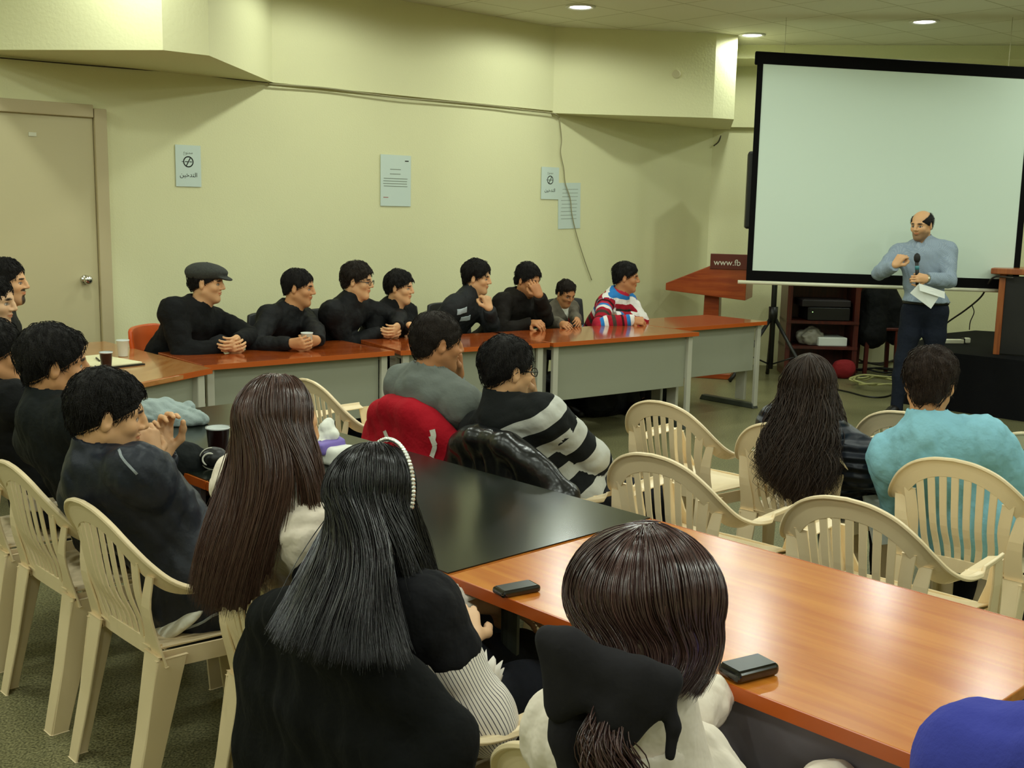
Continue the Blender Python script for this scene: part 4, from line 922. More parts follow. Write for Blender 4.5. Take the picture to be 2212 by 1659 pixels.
def person(label, head, hyaw, hip, byaw, hpitch=0, hroll=0, sc=1.0, w=1.0, skin='mid', rh=.005, rb=.010, wr=None, wl=None, hr='relaxed', hl='relaxed', dr=None, dl=None, nr=None, nl=None,
           pr=None, pl=None, top=None, hair=None, face=None, trousers=None, standing=None, name='person', nboff=(0, 0, 0), shw=.178, hz=.54, topcols=None, sleeves=None, group=None, knees=None, raise_=(0, 0), nose=1.0):
    p = NS(); p.sc, p.w = sc, w; p.hc = np.array(atY(*head) if len(head) == 3 else head[0]); p.HR = frame(hyaw, hpitch, hroll)
    p.hip = np.array([hip[0], hip[1], hz]); bd = A(byaw)
    p.nb = p.hc+p.HR@(np.array([0, -.030, -.075])*sc)+np.array([0, 0, -.062*sc])+np.array(nboff)
    p.t = nrm(p.nb-p.hip); p.f = nrm(bd-(bd@p.t)*p.t); p.r = np.cross(p.f, p.t); p.TR = np.stack([p.r, p.f, p.t], 1)
    p.SR = p.nb-p.t*(.074-raise_[0])*sc+p.r*shw*sc*w; p.SL = p.nb-p.t*(.074-raise_[1])*sc-p.r*shw*sc*w
    hd = bd
    if wr is None: wr = p.hip+hd*.36+p.r*.13+np.array([0, 0, .10])
    if wl is None: wl = p.hip+hd*.36-p.r*.13+np.array([0, 0, .10])
    dn = -p.t-p.f*.4
    p.ER, p.WR = ik(p.SR, wr, .285*sc, .255*sc, pr if pr is not None else dn+p.r*.8)
    p.EL, p.WL = ik(p.SL, wl, .285*sc, .255*sc, pl if pl is not None else dn-p.r*.8)
    base = np.array([p.hip[0], p.hip[1], 0.0]) if standing is None else np.array([*standing[0][:2], 0.0])
    o = thing(name, label, 'person', base, 0, group); p.o = o; p.base = base
    # legs
    if standing is None:
        side = p.r*1.0; side[2] = 0; side = nrm(side)
        p.HRt, p.HLt = p.hip+side*.085*sc-np.array([0, 0, .0]), p.hip-side*.085*sc
        kn = knees or (.42, .42)
        p.KR = p.HRt+hd*kn[0]*sc+side*.04; p.KL = p.HLt+hd*kn[1]*sc-side*.04; p.KR[2] = p.KL[2] = .50
        p.AR = p.KR+hd*.03; p.AL = p.KL+hd*.03; p.AR[2] = p.AL[2] = .095
        fr_, fl_ = hd, hd
    else:
        aR, aL, fr_, fl_ = standing
        side = nrm(np.array([p.r[0], p.r[1], 0])); p.HRt, p.HLt = p.hip+side*.085-[0, 0, .02], p.hip-side*.085-[0, 0, .02]
        p.AR, p.AL = np.array([*aR[:2], .09]), np.array([*aL[:2], .09]); p.KR = (p.HRt+p.AR)/2+fr_*.03; p.KL = (p.HLt+p.AL)/2+fl_*.03
    # one body: fine head and hands grown onto the trunk and limbs
    hf = head_field(p.hc, p.HR, sc, rh, p.nb, nose)
    hf.cone(p.nb-p.t*.05, p.nb-p.t*.10, .075*sc, .085*sc, .03)
    allp = np.array([p.hip, p.nb, p.SR, p.SL, p.ER, p.EL, p.WR, p.WL, p.KR, p.KL, p.AR, p.AL, p.AR+fr_*.2, p.AL+fl_*.2])
    bf = Fld(allp.min(0)-.17, allp.max(0)+.17, .013)
    torso(bf, p, -.012); arm(bf, p.SR, p.ER, p.WR, -.010, sc); arm(bf, p.SL, p.EL, p.WL, -.010, sc); leg(bf, p.HRt, p.KR, p.AR, -.010, sc); leg(bf, p.HLt, p.KL, p.AL, -.010, sc)
    for An, fd in ((p.AR, fr_), (p.AL, fl_)): bf.chain([An, An+fd*.07-np.array([0, 0, .045]), An+fd*.15-np.array([0, 0, .06])], [.036, .030, .024], .02)
    bf.cone(p.nb-p.t*.08, p.nb+np.array([0, 0, .0]), .06*sc, .05*sc, .03)
    def autod(E_, W): return nrm(W-E_)
    dR = dr if dr is not None else autod(p.ER, p.WR); dL = dl if dl is not None else autod(p.EL, p.WL)
    nR = nr if nr is not None else -p.t*.8-p.r*.6; nL = nl if nl is not None else -p.t*.8+p.r*.6
    resh = min(rh, .0042)
    parts = [hf.mesh(), bf.mesh(), hand(p.WR, dR, np.array(nR, float), 1, hr, sc, resh if wr is not None and hr != 'relaxed' else .006, nrm(p.WR-p.ER)), hand(p.WL, dL, np.array(nL, float), -1, hl, sc, resh if hl != 'relaxed' else .006, nrm(p.WL-p.EL))]
    put('body', join(parts), m_skin, o, base, face_cols(p.hc, p.HR, SKIN[skin], sc, **(face or {})))
    # clothes
    T_ = dict(mat=None, e=.012, collar='jacket', amp=.007, freq=16, seed=int(abs(p.hc[0]*971)) % 997, cuff=.93, name='jacket', hem=.0); T_.update(top or {})
    lo = allp[:8].min(0)-.19; hi = allp[:8].max(0)+.19; lo[2] = max(lo[2], p.hip[2]-.16-T_['hem']); tf = Fld(lo, hi, rb); e = T_['e']
    torso(tf, p, e)
    if T_['hem']: tf.cone(p.hip, p.hip-np.array([0, 0, T_['hem']])+p.f*.03, .16*sc*w+e, .17*sc*w+e, .05)
    if sleeves is None:
        arm(tf, p.SR, p.ER, p.WR, e, sc, upto=T_['cuff']); arm(tf, p.SL, p.EL, p.WL, e, sc, upto=T_['cuff'])
    elif sleeves == 'vest':
        for S, E_ in ((p.SR, p.ER), (p.SL, p.EL)): tf.chain([S, S+(E_-S)*.42], [.056*sc+e+.002, .050*sc+e+.004], .03)
    if standing is not None: tf.plane(p.hip+np.array([0, 0, .062]), (0, 0, -1))
    tf.noise(T_['amp'], T_['freq'], T_['seed'], (1, 1, .7)); tf.noise(T_['amp']*.7, T_['freq']*3.2, T_['seed']+5, (1, 1, .7), sharp=True, oct=2)
    na = nrm(p.hc+p.HR@np.array([0, -.02, -.06])-p.nb)
    c_ = T_['collar']; ch, cr = dict(jacket=(.050, .070), crew=(.012, .066), mid=(.026, .071), shirt=(.040, .066), high=(.065, .072), hood=(.03, .075), low=(-.01, .066))[c_]
    if ch > 0:
        cf = p.nb+na*ch; tf.cone(p.nb-p.t*.02-p.f*.008, cf, (cr+.008)*sc, cr*sc, .02); tf.plane(cf, na+p.f*-.35, cf+na*.06, .075)
    if c_ == 'shirt':       # open front below the chin
        tf.cone(p.nb+p.f*.075+p.t*.05, p.nb+p.f*.105-p.t*.055, .030*sc, .006, .012, 'sub')
    if sleeves == 'vest':
        for S, E_ in ((p.SR, p.ER), (p.SL, p.EL)): d = nrm(E_-S); c = S+(E_-S)*.38; tf.plane(c, d-p.r*(.5 if S is p.SR else -.5), c+d*.08, .10)
    for E_, W in ((p.ER, p.WR), (p.EL, p.WL)):
        if sleeves is None: d = nrm(W-E_); c = E_+(W-E_)*T_['cuff']+d*.020; tf.plane(c, d, c+d*.045, .055)
    if c_ == 'hood':
        hb = p.nb-p.f*.075-p.t*.015; tf.chain([hb+p.r*.10+p.f*.10+p.t*.02, hb+p.r*.07-p.t*.02, hb-p.t*.07-p.f*.015, hb-p.r*.07-p.t*.02, hb-p.r*.10+p.f*.10+p.t*.02], [.026, .036, .044, .036, .026], .03)
    tm = T_['mat']; V, Q = tf.mesh(); fa_ = dict(U=topcols(p, V)) if topcols else None
    p.top = mesh(T_['name'], V, Q, tm, o, True, None, fa_, world_origin=base)
    lf = Fld(np.minimum(allp[8:].min(0), p.hip)-.15, np.maximum(allp[8:12].max(0), p.hip+.02)+.15, .013)
    lf.ell(p.hip-np.array([0, 0, .0]), np.array([.160*w, .115, .115])*sc+.008, p.TR, .03); leg(lf, p.HRt, p.KR, p.AR-np.array([0, 0, .02]), .010, sc); leg(lf, p.HLt, p.KL, p.AL-np.array([0, 0, .02]), .010, sc); lf.noise(.004, 18, 3)
    put('trousers', lf, trousers or m_trou, o, base)
    for An, fd in ((p.AR, fr_), (p.AL, fl_)):
        sf = Fld(An-.2, An+np.array([.2, .2, .08]), .010); a0 = An-np.array([0, 0, An[2]])
        sf.chain([a0+np.array([0, 0, .075])-fd*.02, a0+fd*.06+np.array([0, 0, .055]), a0+fd*.15+np.array([0, 0, .036])], [.043, .041, .034], .03); sf.cone(a0-fd*.035+np.array([0, 0, .033]), a0+fd*.17+np.array([0, 0, .030]), .032, .034, .02)
        sf.plane(a0+np.array([0, 0, .0015]), (0, 0, -1)); put('shoe', sf, m_shoe, o, base)
    H_ = dict(kind='short', col='black', kw={}); H_.update(hair or {})
    if H_['kind'] == 'short':
        V, Q = hair_short(p.hc, p.HR, sc, rh, **{**dict(seed=T_['seed']), **H_['kw']}).mesh(); sk_ = H_['kw'].get('top', .02)
        V2, Q2 = short_strands(V, Q, p.hc, p.HR, sc, H_.get('n', 1500), H_.get('len', .013+sk_*.62), T_['seed'], .0010 if rh < .005 else .0013); V, Q = join([(V, Q), (V2, Q2)])
        mesh('hair', V, Q, hair_mat(H_['col']), o, True, world_origin=base)
    elif H_['kind'] == 'long':
        V, Q = long_hair(p.hc, p.HR, sc, H_['cols'], H_['n'], T_['seed'], **H_['kw']); p.hair = mesh('hair', V, Q, H_['mat'], o, True, world_origin=base)
    p.L = lambda x, y, z: p.hc+p.HR@(np.array([x, y, z])*sc)
    return p
def glasses(p, m):
    g = MB(); Lb = lambda x, y, z: p.L(x, y, z)-p.base
    for s in (-1, 1):
        R = [Lb(s*.034+.023*math.cos(a), .103-.004*abs(math.cos(a)), .002+.016*math.sin(a)) for a in np.linspace(0, 2*math.pi, 17)]; g.tube(R, .0022, 5, False)
        g.tube([Lb(s*.057, .100, .006), Lb(s*.074, .06, .008), Lb(s*.080, .0, .008), Lb(s*.078, -.02, -.006)], .0024, 5)
    g.tube([Lb(-.011, .104, .006), Lb(0, .108, .008), Lb(.011, .104, .006)], .002, 5); g.build('glasses', m, p.o, smooth=True)
def armcoord(p, V):
    """signed metres along the sleeve from the shoulder, and a mask of sleeve points"""
    out = np.full(len(V), 9.0); val = np.zeros(len(V)); L1 = 0
    for S, E_, W in ((p.SR, p.ER, p.WR), (p.SL, p.EL, p.WL)):
        for a, b, o_ in ((S, E_, 0.0), (E_, W, np.linalg.norm(E_-S))):
            v = b-a; L = np.linalg.norm(v); t = ((V-a)@v)/L; tc = np.clip(t, 0, L); d = np.linalg.norm(V-a-tc[:, None]*v/L, axis=1); m_ = d < out; out[m_] = d[m_]; val[m_] = (o_+tc)[m_]
    ax = p.nb-p.hip; L = np.linalg.norm(ax); t = np.clip(((V-p.hip)@ax)/L, 0, L); q_ = V-p.hip-t[:, None]*ax/L; side = np.abs(q_@p.r)
    return val, (out < .075) & (side > .145*p.w*p.sc)
def stripe_mat(name, seq):
    m = mat(name, (.5, .5, .5), .9, .2, bump=(22, .4, .015)); t = m.node_tree; tot = sum(w_ for w_, _ in seq); a = nd(t, 'ShaderNodeAttribute'); a.attribute_name = 'U'
    k = nd(t, 'ShaderNodeMath'); k.operation = 'MULTIPLY'; k.inputs[1].default_value = 1/tot; f = nd(t, 'ShaderNodeMath'); f.operation = 'FRACT'; r = nd(t, 'ShaderNodeValToRGB'); r.color_ramp.interpolation = 'CONSTANT'
    while len(r.color_ramp.elements) < len(seq): r.color_ramp.elements.new(.5)
    x = 0
    for e_, (w_, c) in zip(r.color_ramp.elements, seq): e_.position = x/tot; e_.color = (*c, 1); x += w_
    t.links.new(a.outputs['Fac'], k.inputs[0]); t.links.new(k.outputs[0], f.inputs[0]); t.links.new(f.outputs[0], r.inputs[0]); t.links.new(r.outputs[0], t.nodes['Principled BSDF'].inputs['Base Color']); return m
#@@PEOPLE
# ---------------------------------------------------------------- back row, left to right
m_black = cloth('black_wool', srgb(13, 14, 15)); m_black2 = cloth('black_jacket', srgb(17, 18, 20), .7); m_black3 = cloth('dark_brown_jacket', srgb(24, 20, 16)); m_char = cloth('charcoal_jacket', srgb(38, 40, 42), .75)
PC = lambda s, d: sd(s, d)[:2]
UPv = np.array([0, 0, 1.0])
P1 = person('man in a grey flat cap and black coat, hands clasped on the table', (446, 612, 6.86), 0, PC(2.62, 6.78), -22, -4, w=1.08, wr=at(482, 748, .79), wl=at(512, 733, .83), hr='clasp', hl='clasp',
    dr=np.array([.8, -.55, .12]), dl=np.array([-.1, -.95, -.15]), nr=np.array([.35, .6, .2]), nl=np.array([-.9, .1, .1]), pr=np.array([-.8, -.3, -.3]), pl=np.array([.7, .6, -.3]), top=dict(mat=m_black, collar='crew', name='coat', e=.018), face=dict(stub=.2), hair=dict(kw=dict(top=.004, side=.006)), skin='light')
cf = Fld(P1.hc-.2, P1.hc+.2, .005)
cf.ell(P1.L(0, -.018, .062), (.094, .118, .066), P1.HR, .02); cf.ell(P1.L(0, .030, .074), (.085, .098, .040), P1.HR, .03); cf.plane(P1.L(0, 0, .030), P1.HR@np.array([0, .10, -1.0]))
cf.ell(P1.L(0, .098, .047), (.066, .062, .012), P1.HR@np.array([[1, 0, 0], [0, .97, .24], [0, -.24, .97]]), .012); cf.noise(.001, 60, 3)
put('flat_cap', cf, mat('grey_tweed', srgb(52, 54, 50), .9, bump=(220, .5, .003), var=(120, .25)), P1.o, P1.base)
def cuff(p, side, m, r=.034, back=.0, name='shirt_cuff', h=.03):
    E_, W = (p.ER, p.WR) if side > 0 else (p.EL, p.WL); d = nrm(W-E_); MB().tube([W-d*(h+back)-p.base, W-d*back-p.base], [r, r*.97], 16).build(name, m, p.o, smooth=True)
m_white = cloth('white_cloth', srgb(222, 220, 205)); m_gold = mat('brass_watch', srgb(190, 160, 90), .3, metal=.8)
cuff(P1, 1, m_white)
P2 = person('man in black jacket with both hands round a white cup', (645, 622, 7.27), -5, PC(3.30, 6.85), -25, -6, wr=at(628, 742, .80), wl=at(688, 738, .80), hr='grip', hl='grip',
    dr=np.array([.85, -.4, .1]), dl=np.array([-.6, -.75, .1]), nr=np.array([.3, .8, .2]), nl=np.array([-.8, .5, .2]), pr=np.array([-.8, -.1, -.4]), pl=np.array([.8, .4, -.3]), top=dict(mat=m_black2, collar='crew', e=.014), face=dict(stub=.15), hair=dict(kw=dict(top=.010, side=.007, spike=.003)))
cupP2.location = tuple((P2.WR+P2.WL)/2*np.array([1, 1, 0])+np.array([.02, -.02, .7505+.02]))
P3 = person('man in glasses and black jacket with clasped hands and a watch', (772, 608, 7.55), -10, PC(3.80, 6.85), -25, -5, wr=at(822, 718, .79), wl=at(858, 706, .83), hr='clasp', hl='clasp',
    dr=np.array([.85, -.5, .05]), dl=np.array([-.15, -.95, -.15]), nr=np.array([.3, .7, .2]), nl=np.array([-.9, .1, .1]), pr=np.array([-.8, -.3, -.3]), pl=np.array([.8, .6, -.2]), top=dict(mat=m_black2, e=.016), face=dict(brow=1), hair=dict(col='soft', kw=dict(top=.020, side=.013)), skin='light')
glasses(P3, m_blk); cuff(P3, 1, m_gold, .031, -.012, 'wrist_watch', .018)
MB().tube([P3.nb+P3.f*.12-P3.t*.14-P3.base, P3.nb+P3.f*.128-P3.t*.19-P3.base], .004, 6).build('zip_pull', m_gold, P3.o)
P4 = person('young man in black coat', (863, 622, 7.89), -15, PC(4.28, 6.95), -35, -4, sc=.96, wr=at(868, 712, .80), wl=at(885, 702, .84), hr='relaxed', hl='loose', dr=np.array([.9, -.3, 0]), dl=np.array([.4, -.8, -.1]), nl=np.array([-.3, 0, -1]),
    top=dict(mat=m_black, e=.015, collar='shirt'), hair=dict(kw=dict(top=.020, side=.012, fringe=.006)), skin='light')
P4.o['label'] = 'young man with a fringe in black coat, one hand showing, left of the grey hoodie'
P5 = person('man in charcoal jacket with white shoulder patch resting chin on his fist', (1030, 601, 8.33), -12, PC(4.90, 6.95), -25, -6, wl=atY(1057, 668, 8.18), hl='fist', hr='relaxed', dl=np.array([-.25, .1, .95]), nl=np.array([-.6, .75, 0]), pl=np.array([.5, -.3, -1]), pr=np.array([-.9, 0, -.3]),
    top=dict(mat=m_char, collar='high', e=.016), face=dict(stub=.2), hair=dict(kw=dict(top=.026, side=.014, fringe=-.004)), skin='light')
def patch(p, px, py, Yc, wd, ht, m, name, rz=0, lift=.004):
    """flat cloth piece that hugs the garment: projected onto it along its own normal"""
    from mathutils.bvhtree import BVHTree
    me = p.top.data; bv = BVHTree.FromPolygons([tuple(v.co) for v in me.vertices], [tuple(f.vertices) for f in me.polygons])
    d = ray(px, py); hit = bv.ray_cast(Vector(CAM-p.base), Vector(nrm(d)))
    if hit[0] is None: return
    c, n = np.array(hit[0]), np.array(hit[1]); x = nrm(np.cross([0, 0, 1], n)); y = np.cross(n, x); a = math.radians(rz); x, y = x*math.cos(a)+y*math.sin(a), y*math.cos(a)-x*math.sin(a)
    V = []; K = 9
    for j in range(K):
        for i in range(K):
            q_ = c+x*(i/(K-1)-.5)*wd+y*(j/(K-1)-.5)*ht; h_ = bv.ray_cast(Vector(q_+n*.06), Vector(-n)); h0 = np.array(h_[0]) if h_[0] is not None else q_; V.append(h0+n*lift)
    o = mesh(name, np.array(V), [(j*K+i, j*K+i+1, (j+1)*K+i+1, (j+1)*K+i) for j in range(K-1) for i in range(K-1)], m, p.o, True); s_ = o.modifiers.new('thick', 'SOLIDIFY'); s_.thickness = .002; return o
m_patch = cloth('pale_blue_patch', srgb(190, 205, 212))
patch(P5, 999, 672, 8.2, .10, .045, m_patch, 'shoulder_patch', 12); patch(P5, 1005, 688, 8.2, .09, .045, m_patch, 'shoulder_patch', 8); patch(P5, 1064, 740, 8.2, .03, .09, m_patch, 'sleeve_stripe', 20)
for b_ in (.028, .046): cuff(P5, -1, m_white, .047, b_, 'cuff_stripe', .006)
P6 = person('man in dark brown jacket holding his hand over his nose', (1140, 606, 8.64), -40, PC(5.42, 6.98), -35, -14, wl=atY(1166, 640, 8.42), wr=at(1148, 698, .80), hl='loose', hr='loose', dl=np.array([-.45, .12, .9]), nl=np.array([-.2, .95, .1]), dr=np.array([.5, -.7, .1]), pl=np.array([.6, -.2, -1]), pr=np.array([-.8, 0, -.4]),
    top=dict(mat=m_black3, collar='hood', e=.018), face=dict(stub=.3), hair=dict(kw=dict(top=.022, side=.008)), skin='tan')
MB().box(P6.nb+P6.f*.145-P6.t*.16-P6.r*.02-P6.base, (.012, .006, .03)).build('white_toggle', m_white, P6.o)
P7 = person('boy in grey jacket and white shirt looking down at the table', (1222, 634, 9.00), -55, PC(6.08, 7.0), -45, -26, sc=.84, hz=.50, wr=at(1215, 700, .78), wl=at(1250, 698, .78), top=dict(mat=cloth('grey_jacket', srgb(98, 92, 80)), collar='shirt', e=.010), hair=dict(col='soft', kw=dict(top=.012, side=.006, fringe=-.014)), skin='tan')
sh = Fld(P7.nb-.25, P7.nb+.25, .008); sh.ell(P7.nb-P7.t*.13+P7.f*.045, (.055, .075, .14), P7.TR, .02); sh.cone(P7.nb-P7.t*.01+P7.f*.01, P7.nb+UPv*.02+P7.f*.015, .056, .052, .02); sh.noise(.003, 30, 2); put('shirt', sh, m_white, P7.o, P7.base)
MB().box(P7.nb-P7.t*.06+P7.f*.125-P7.base, (.012, .008, .05)).build('red_trim', mat('red_cloth', srgb(150, 30, 34), .8), P7.o)
S8 = [(.045, srgb(160, 26, 44)), (.018, srgb(60, 22, 24)), (.022, srgb(178, 40, 62)), (.030, srgb(44, 120, 190)), (.032, srgb(226, 222, 216)), (.034, srgb(160, 26, 44)), (.030, srgb(70, 60, 52))]
def cols8(p, V):
    val, am = armcoord(p, V); h_ = (p.nb-V)@p.t; return np.where(am, val+.01, h_+.115)
P8 = person('young man in a multicoloured striped sweater leaning on crossed arms', (1352, 600, 9.15), -8, PC(6.42, 6.82), -32, -4, wr=at(1364, 692, .79), wl=at(1332, 684, .80), hr='fist', hl='fist', dr=np.array([.9, -.3, 0]), dl=np.array([-.9, -.3, 0]), pr=np.array([-.9, -.3, -.3]), pl=np.array([.9, .2, -.3]),
    top=dict(mat=stripe_mat('striped_knit', S8), collar='crew', e=.014, name='sweater', cuff=1.0), topcols=cols8, rb=.008, face=dict(stub=.1), hair=dict(kw=dict(top=.016, side=.010)), skin='tan')
bc = None
for s_, d_, lb in ((6.22, 7.28, 'black padded chair showing between the boy and the striped sweater'), (3.25, 7.1, 'black padded chair behind the man with the white cup'), (3.78, 7.12, 'black padded chair behind the man in glasses'), (4.28, 7.2, 'black padded chair behind the young man with the fringe'),
                   (4.88, 7.2, 'black padded chair behind the man with the shoulder patch'), (5.42, 7.22, 'black padded chair behind the man covering his nose'), (6.62, 7.12, 'black padded chair behind the striped sweater')):
    q_ = sd(s_, d_)
    bc = pad_chair(q_, -50, m_bv, 'padded_chair', lb, 'black padded chairs of the back row', bc) if bc is None else (pad_chair(q_, -50, m_bv, 'padded_chair', lb, 'black padded chairs of the back row', proto0))
    if s_ == 6.22: proto0 = bc

# ---------------------------------------------------------------- left side
P9 = person('man with a goatee at the far left edge, furthest from the camera', (14, 611, 5.95), 8, PC(1.42, 6.25), 20, 0, top=dict(mat=m_black2), face=dict(goatee=.95, stub=.3), hair=dict(kw=dict(top=.018, side=.008)), skin='light', wr=sd(1.72, 6.12)+UPv*.79, wl=sd(1.76, 6.4)+UPv*.79)
P10 = person('man at the left edge with only the front of his face in view', (-18, 652, 5.15), 4, PC(1.22, 5.50), 20, -6, top=dict(mat=m_black2), face=dict(stub=.25), hair=dict(kw=dict(top=.012, side=.006)), skin='pale', wr=sd(1.66, 5.45)+UPv*.79, wl=sd(1.72, 5.7)+UPv*.79)
P11 = person('dark-haired man cut by the left edge, white shirt collar above black jacket', (-12, 768, 4.12), 30, (-1.76, 4.10), 44, 0, top=dict(mat=m_black, collar='jacket'), hair=dict(kw=dict(top=.022, side=.012)), rh=.0048, rb=.009)
ck = Fld(P11.nb-.16, P11.nb+.18, .006); ck.cone(P11.nb, P11.nb+nrm(P11.hc-P11.nb)*.062, .071, .066, .01); put('shirt_collar', ck, m_white, P11.o, P11.base)
P12 = person('man with thick dark hair in a black jacket, turned away behind the notebook', (118, 790, 3.66), 28, (-1.32, 3.66), 44, -2, top=dict(mat=cloth('dark_green_black_jacket', srgb(20, 24, 24)), collar='jacket', e=.020, amp=.007), hair=dict(kw=dict(top=.026, side=.016)), rh=.0045, rb=.009, skin='mid')
m_navy = cloth('navy_nylon', srgb(22, 28, 40), .5, bump=(30, .35, .01), spec=.4)
P13 = person('man in navy jacket in the left foreground with hands at his mouth', (232, 898, 3.14), 24, (-.92, 3.20), 44, -8, wr=atY(330, 1000, 3.28), wl=atY(352, 985, 3.40), hr='clasp', hl='clasp', dr=np.array([-.25, .25, .9]), dl=np.array([-.15, .3, .95]), nr=np.array([-.55, .6, 0]), nl=np.array([.5, -.6, 0]), pr=np.array([.6, -.2, -.8]), pl=np.array([.4, .9, -.6]),
    top=dict(mat=m_navy, e=.018, amp=.010, freq=13, collar='jacket', hem=.06), rh=.004, rb=.008, face=dict(stub=.3), hair=dict(kw=dict(top=.022, side=.012, spike=.005)), trousers=m_jean, skin='light', w=1.05)
cuff(P13, 1, cloth('grey_cuff', srgb(150, 150, 150)), .040, .0, 'cuff_band', .008)
m_pipe = cloth('pale_piping', srgb(150, 156, 160))
patch(P13, 268, 993, 3, .10, .007, m_pipe, 'piping', -38); patch(P13, 415, 1352, 3, .16, .008, m_pipe, 'piping', 24)
sb = Fld(np.array([-1.25, 2.8, .40]), np.array([-.65, 3.4, .60]), .008); hb_ = P13.hip-A(44)*.06; sb.ell(np.array([hb_[0], hb_[1], .462]), (.188, .165, .03), P13.TR, .02); sb.noise(.004, 30, 3); put('white_shirt_hem', sb, m_white, P13.o, P13.base)

# ---------------------------------------------------------------- middle
m_hood = cloth('grey_sweatshirt', srgb(112, 118, 112), .9, bump=(80, .35, .005))
P14 = person('young man in a grey hooded sweatshirt seen from behind, red jacket on his chair', (945, 742, 4.46), 24, (-.26, 4.62), 50, -6, wl=atY(990, 812, 4.72), hl='loose', dl=np.array([-.1, .05, 1]), nl=np.array([-.8, -.5, 0]), pl=np.array([.3, .8, -1]), top=dict(mat=m_hood, collar='hood', e=.018, amp=.008, name='sweatshirt'), rh=.0048, rb=.009, hair=dict(col='soft', kw=dict(top=.012, side=.008, spike=.004, nape=-.075)), face=dict(stub=.3), skin='tan')
S15 = [(.062, srgb(30, 32, 32)), (.062, srgb(200, 200, 192))]
def cols15(p, V):
    val, am = armcoord(p, V); h_ = (p.nb-V)@p.t
    return np.where(am, val+.075, np.maximum(h_+.022, .002))
P15 = person('man in glasses and a wide black-and-white striped sweater seen from behind', (1096, 802, 4.16), 30, (.22, 4.22), 42, -4, wl=atY(1150, 858, 4.50), wr=atY(1300, 1010, 4.35), hl='loose', dl=np.array([-.2, 0, 1]), nl=np.array([-.8, -.4, 0]), pl=np.array([.3, .8, -1]), pr=np.array([.8, -.5, -.5]), top=dict(mat=stripe_mat('wide_striped_knit', S15), collar='jacket', e=.018, amp=.006, name='sweater'), topcols=cols15, rh=.0048, rb=.0075, hair=dict(kw=dict(top=.018, side=.012)), face=dict(stub=.5), skin='light', w=1.06)
glasses(P15, m_blk)

# ---------------------------------------------------------------- presenter
m_shirt = cloth('blue_checked_shirt', srgb(140, 158, 176), .85, bump=(50, .3, .006)); t_ = m_shirt.node_tree
ck_ = nd(t_, 'ShaderNodeTexChecker'); ck_.inputs['Scale'].default_value = 190; ck_.inputs[1].default_value = (*srgb(158, 172, 186), 1); ck_.inputs[2].default_value = (*srgb(132, 148, 168), 1)
tc_ = nd(t_, 'ShaderNodeTexCoord'); t_.links.new(tc_.outputs['Object'], ck_.inputs[0]); t_.links.new(ck_.outputs[0], t_.nodes['Principled BSDF'].inputs['Base Color'])
fx = A(-118)
PM = person('bald bearded presenter in pale blue shirt holding a microphone and papers', (1991, 487, 9.12), -138, (3.38, 9.12), -116, -8, hz=.90, standing=(np.array([3.20, 9.10]), np.array([3.50, 9.16]), A(-140), A(-100)),
    wr=atY(1932, 574, 8.86), wl=atY(2004, 602, 8.80), hr='fist', hl='grip', dr=np.array([.45, -.15, .75]), dl=np.array([-.95, -.2, .1]), nr=np.array([.5, .5, -.2]), nl=np.array([.0, .95, -.2]), pr=np.array([-.8, .2, -.8]), pl=np.array([.9, .3, -.5]),
    top=dict(mat=m_shirt, collar='shirt', e=.014, amp=.006, name='shirt', hem=.02), rh=.0045, rb=.008, face=dict(stub=.85, brow=1), hair=dict(len=.007, n=500, kw=dict(top=.0, side=.009, bald=True, spike=.002)), trousers=cloth('navy_trousers', srgb(22, 28, 42)), skin='light', w=1.04)
bl = Fld(PM.hip-.25, PM.hip+.25, .008); bl.ell(PM.hip+UPv*.05, np.array([.184, .136, .10]), PM.TR, .01); bl.plane(PM.hip+UPv*.075, (0, 0, 1)); bl.plane(PM.hip+UPv*.042, (0, 0, -1)); put('belt', bl, m_blk, PM.o, PM.base)
cuff(PM, -1, mat('steel_watch', srgb(190, 185, 160), .25, metal=.9), .033, -.016, 'wrist_watch', .02)
cl = MB()
for s in (-1, 1):
    a_ = PM.nb+PM.t*.035+PM.f*.055+PM.r*.028*s-PM.base; b_ = a_-PM.t*.075+PM.f*.040+PM.r*.030*s; c2 = a_+PM.r*.050*s-PM.f*.045-PM.t*.01; d2 = c2-PM.t*.05+PM.r*.015*s
    n_ = PM.f*.006; cl.add([a_, b_, d2, c2, a_+n_, b_+n_, d2+n_, c2+n_], [(0, 1, 2, 3), (7, 6, 5, 4), (0, 4, 5, 1), (1, 5, 6, 2), (2, 6, 7, 3), (3, 7, 4, 0)])
cl.build('collar', m_shirt, PM.o)
mc0 = PM.WL+np.array([-.085, -.005, .0]); mi = thing('microphone', 'black handheld microphone in the hand of the presenter', 'microphone', mc0); md = nrm([-.08, 0, 1.0])
MB().tube([md*-.05, md*.13], [.0125, .016], 14).build('handle', m_blk, mi, smooth=True); MB().tube([md*.07, md*.10], [.0162, .0165], 14).build('blue_ring', mat('teal', srgb(60, 130, 140), .4), mi, smooth=True)
gm = MB(); gm.tube([md*.13, md*.145, md*.17, md*.19, md*.2], [.017, .024, .025, .018, .004], 16); gm.build('grille_head', mat('mesh_black', srgb(18, 18, 18), .6, bump=(600, .6, .002)), mi, smooth=True)
pp = thing('paper_sheets', 'folded white sheets held by the presenter below the microphone', 'paper', PM.WL+np.array([-.03, -.02, -.02]))
def sheet(px, name):
    Q_ = [atY(x, y, Y)-np.array(pp.location) for x, y, Y in px]; n_ = np.array([0, .003, 0]); V = Q_+[q_+n_ for q_ in Q_]
    MB().add(V, [(0, 1, 2, 3), (7, 6, 5, 4)]+[(i, 4+i, 4+(i+1) % 4, (i+1) % 4) for i in range(4)]).build(name, m_paper, pp)
